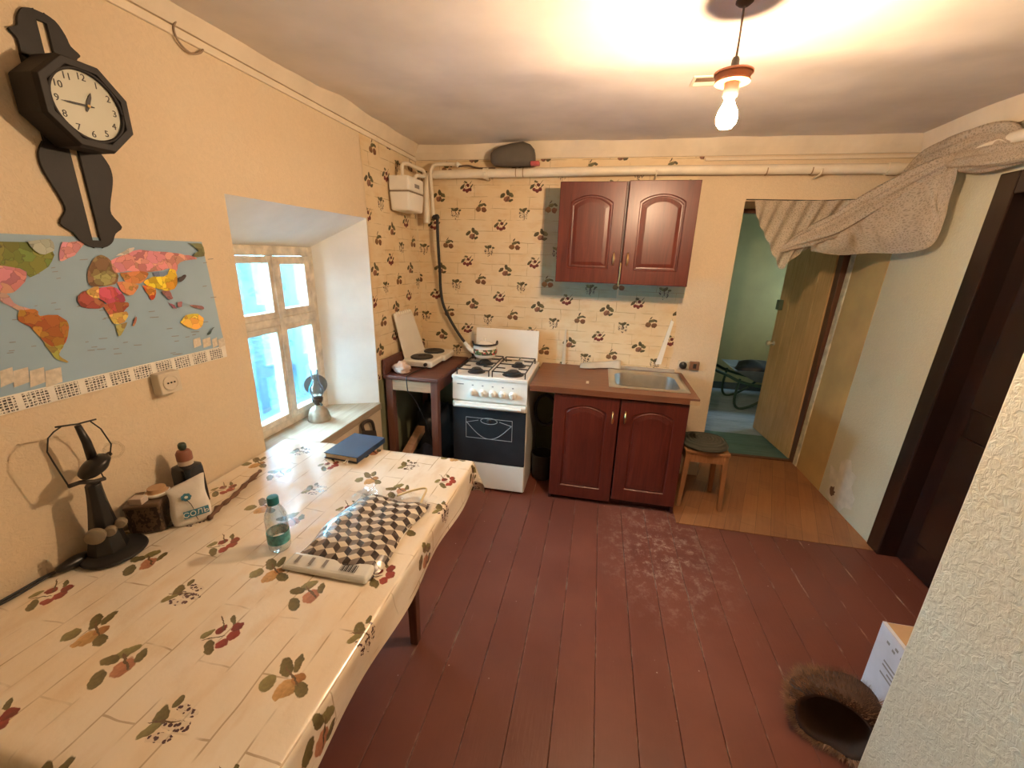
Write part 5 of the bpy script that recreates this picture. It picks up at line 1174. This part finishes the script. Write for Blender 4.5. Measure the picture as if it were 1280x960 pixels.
bl = obj('bulb', MB().lathe([(.013, 2.104), (.0135, 2.094), (.018, 2.082), (.027, 2.064), (.0305, 2.048), (.028, 2.032), (.018, 2.020), (.002, 2.0165)], (bx_, by_, 0), 24), emit('bulb_glow', (1.0, .69, .42), BULB), pe, smooth=True)

# ---- lace curtain over the doorway
lc_ = thing('lace_curtain', 'beige lace curtain swagged from the lintel up to the pipe on the right wall', 'curtain', (1.3, D-.03, 2.0))
yc = D-.045
top = [(.925, 2.008), (1.10, 2.004), (1.30, 2.005), (1.50, 2.010), (1.69, 2.022)]
bot = [(.945, 1.925), (.985, 1.85), (1.04, 1.765), (1.10, 1.665), (1.155, 1.590), (1.20, 1.64), (1.26, 1.70), (1.36, 1.74), (1.46, 1.76), (1.62, 1.78)]
tp = smooth_path([Vector((a, yc, b)) for a, b in top], 24); bp_ = smooth_path([Vector((a, yc, b)) for a, b in bot], 12)
def pick(path, t): f = t*(len(path)-1); i = min(int(f), len(path)-2); return path[i].lerp(path[i+1], f-i)
def panel(a, b):
    p = pick(tp, a).lerp(pick(bp_, a), b)
    pl_ = .022*math.sin(a*58+b*3*math.sin(a*5))*(.35+.65*b*(1-.35*b))*(.5+a)
    return Vector((p.x, p.y+pl_-.012*b, p.z-.0))
NU, NV = 110, 26
obj('hanging_panel', MB().grid(panel, NU, NV), 'lace', lc_, smooth=True, uvfn=[(i/NU*.95, j/NV*.40) for j in range(NV+1) for i in range(NU+1)])
obj('curtain_wire', MB().tube([(.88, D-.03, 2.012), (1.3, D-.035, 2.006), (XR(2.0), D-.035, 2.022)], .003, 6), 'black_iron', lc_)
def bundle(path, rad, name, flat=.55, folds=5, seed=0, nn=36, upv=Vector((0, 0, 1)), vs=1.0):
    p = smooth_path(path, 12); m = MB(); ls = []; n = len(p)
    rs = smooth_path([Vector((r, 0, 0)) for r in rad], 12)
    for i in range(n):
        T = (p[min(i+1, n-1)]-p[max(i-1, 0)]).normalized(); sd2 = T.cross(Vector((-.55, -.83, .0))).normalized(); dp = sd2.cross(T).normalized(); r = rs[min(i, len(rs)-1)].x; l = []
        for k in range(nn):
            a = 2*PI*k/nn; q = 1+.20*math.sin(folds*a+i*.07+seed)+.10*math.sin((folds*2+1)*a-i*.05)
            l.append(p[i]+sd2*(r*math.cos(a)*q)+dp*(r*flat*math.sin(a)*q))
        ls.append(l)
    m.loops(ls)
    uv = [(k/nn*.45, i/n*vs) for i in range(n) for k in range(nn)]
    return obj(name, m, 'lace', lc_, smooth=True, uvfn=uv)
sw = [(1.12, D-.062, 1.70), (1.20, D-.066, 1.752), (1.295, D-.075, 1.80), (1.40, D-.09, 1.86), (1.50, D-.12, 1.945), (1.60, D-.19, 2.035), (1.68, D-.31, 2.115), (1.715, D-.43, 2.155)]
bundle(sw, [.010, .034, .052, .060, .060, .056, .05, .034], 'swag', .5, 6, 0, vs=.9)
sw2 = [(1.712, D-.40, 2.14), (1.735, D-.50, 2.135), (1.735, D-.62, 2.120), (1.735, D-.78, 2.108), (1.735, D-1.05, 2.118), (1.735, D-1.35, 2.128)]
bundle(sw2, [.034, .05, .052, .042, .036, .032], 'swag_tail', .6, 4, 2, vs=.9)
sw3 = [(1.69, D-.10, 2.12), (1.715, D-.22, 2.175), (1.72, D-.36, 2.19), (1.735, D-.50, 2.215), (1.745, D-.62, 2.215), (1.745, D-.70, 2.17)]
bundle(sw3, [.03, .06, .07, .06, .045, .03], 'swag_fold', .42, 5, 4, vs=.6)
tp2 = smooth_path([(1.27, D-.07, 1.765), (1.40, D-.10, 1.84), (1.50, D-.13, 1.925), (1.60, D-.20, 2.015), (1.69, D-.34, 2.10), (1.715, D-.43, 2.14)], 10)
bt2 = smooth_path([(1.30, D-.075, 1.705), (1.46, D-.09, 1.685), (1.60, D-.13, 1.70), (1.685, D-.27, 1.70), (1.712, D-.44, 1.735), (1.718, D-.47, 1.86), (1.717, D-.455, 2.02)], 10)
def drop(a, b):
    p = pick(tp2, a).lerp(pick(bt2, a), b); pl_ = (.016*math.sin(a*26+b*4)+.008*math.sin(a*61))*math.sin(PI*min(1, b*1.1))
    return Vector((p.x-.4*abs(pl_), p.y-.9*pl_-.02*math.sin(PI*b), p.z))
obj('hanging_fold', MB().grid(drop, 60, 20), 'lace', lc_, smooth=True, uvfn=[(i/60*.6, j/20*.42) for j in range(21) for i in range(61)])

# ---- carton and fur thing by the partition
ca = thing('carton_box', 'tall white printed carton with brown cardboard top by the partition', 'box', (1.30, 1.29, 0))
X0, X1, Ya, Yb, Hc = 1.130, 1.460, 1.130, 1.462, .372
obj('cardboard', MB().box(X0, X1, Ya, Yb, 0, Hc), plain('cardboard', (.46, .30, .17), .8), ca, bevel=.003)
sd3 = obj('printed_side', MB().box(X0-.0015, X0, Ya+.002, Yb-.002, .004, Hc-.002), plain('carton_print', (.58, .60, .68), .45), ca)
obj('printed_side', MB().box(X0+.002, X1-.002, Yb, Yb+.0015, .004, Hc-.002), 'carton_print', ca)
obj('printed_rim', MB().box(X0-.001, X0+.012, Ya+.002, Yb, Hc, Hc+.0012), 'carton_print', ca)
def mark(y0_, y1_, z0_, z1_, mt='ink_grey'): obj('printed_mark', MB().box(X0-.0024, X0-.0014, y0_, y1_, z0_, z1_), mt, sd3)
for i, (a0, a1) in enumerate([(1.30, 1.40), (1.28, 1.40), (1.27, 1.37), (1.25, 1.40), (1.25, 1.31)]): mark(a0, a1, .255-.017*i, .262-.017*i)
for (a0, b0_) in [(1.40, .325), (1.37, .318), (1.33, .325), (1.36, .335), (1.30, .318)]: mark(a0, a0+.014, b0_, b0_+.010)
mark(1.425, 1.455, .006, .036, 'ink_black'); mark(1.25, 1.30, .155, .165); mark(1.25, 1.27, .12, .15)
fu = thing('fur_garment', 'shaggy brown fur piece with a dark hollow lying by the printed carton', 'fur', (.955, 1.268, 0))
FO = Vector((.955, 1.268, .112)); FR = Matrix.Rotation(-.55, 3, 'Z') @ Matrix.Rotation(1.50, 3, 'X')
seq = [(.010, -.105), (.075, -.098), (.118, -.055), (.128, .0), (.118, .045), (.098, .062), (.084, .050), (.074, .0), (.055, -.05), (.010, -.07)]
def furp(a, r, z):
    k_ = 1+.16*noise.noise(Vector((math.cos(a)*1.4, math.sin(a)*1.4, z*7)))
    p = FO+FR @ Vector((r*1.15*k_*math.cos(a), r*k_*math.sin(a), z*k_)); p.z = max(p.z, .003); return p
base = MB().loops([[furp(2*PI*k/32, r, z) for k in range(32)] for r, z in seq]); obj('pelt', base, plain('pelt_brown', (.075, .040, .025), .95), fu, smooth=True)
ft = MB(); random.seed(3)
for i in range(5200):
    a = random.uniform(0, 2*PI); j = random.uniform(.2, 5.0); i0 = min(int(j), 4); f = j-i0
    r = seq[i0][0]*(1-f)+seq[i0+1][0]*f; z = seq[i0][1]*(1-f)+seq[i0+1][1]*f
    p = furp(a, r, z); n_ = (FR @ Vector((math.cos(a)*r*1.1, math.sin(a)*r*1.1, z*.8+(.05 if j > 4 else 0)))).normalized()
    d = (n_+Vector((-.25, .10, .55))*random.uniform(.3, 1.0)+Vector((random.uniform(-.4, .4), random.uniform(-.4, .4), random.uniform(-.3, .3)))).normalized()*random.uniform(.016, .036)
    q = p+d; q.z = max(q.z, .003); s_ = d.orthogonal().normalized()*.0012
    ft.add([p-s_, p+s_, q], [(0, 1, 2)])
f_ = obj('fur', ft, plain('fur_brown', (.30, .16, .085), .8, var=.5, sc=25), fu); f_['kind'] = 'stuff'
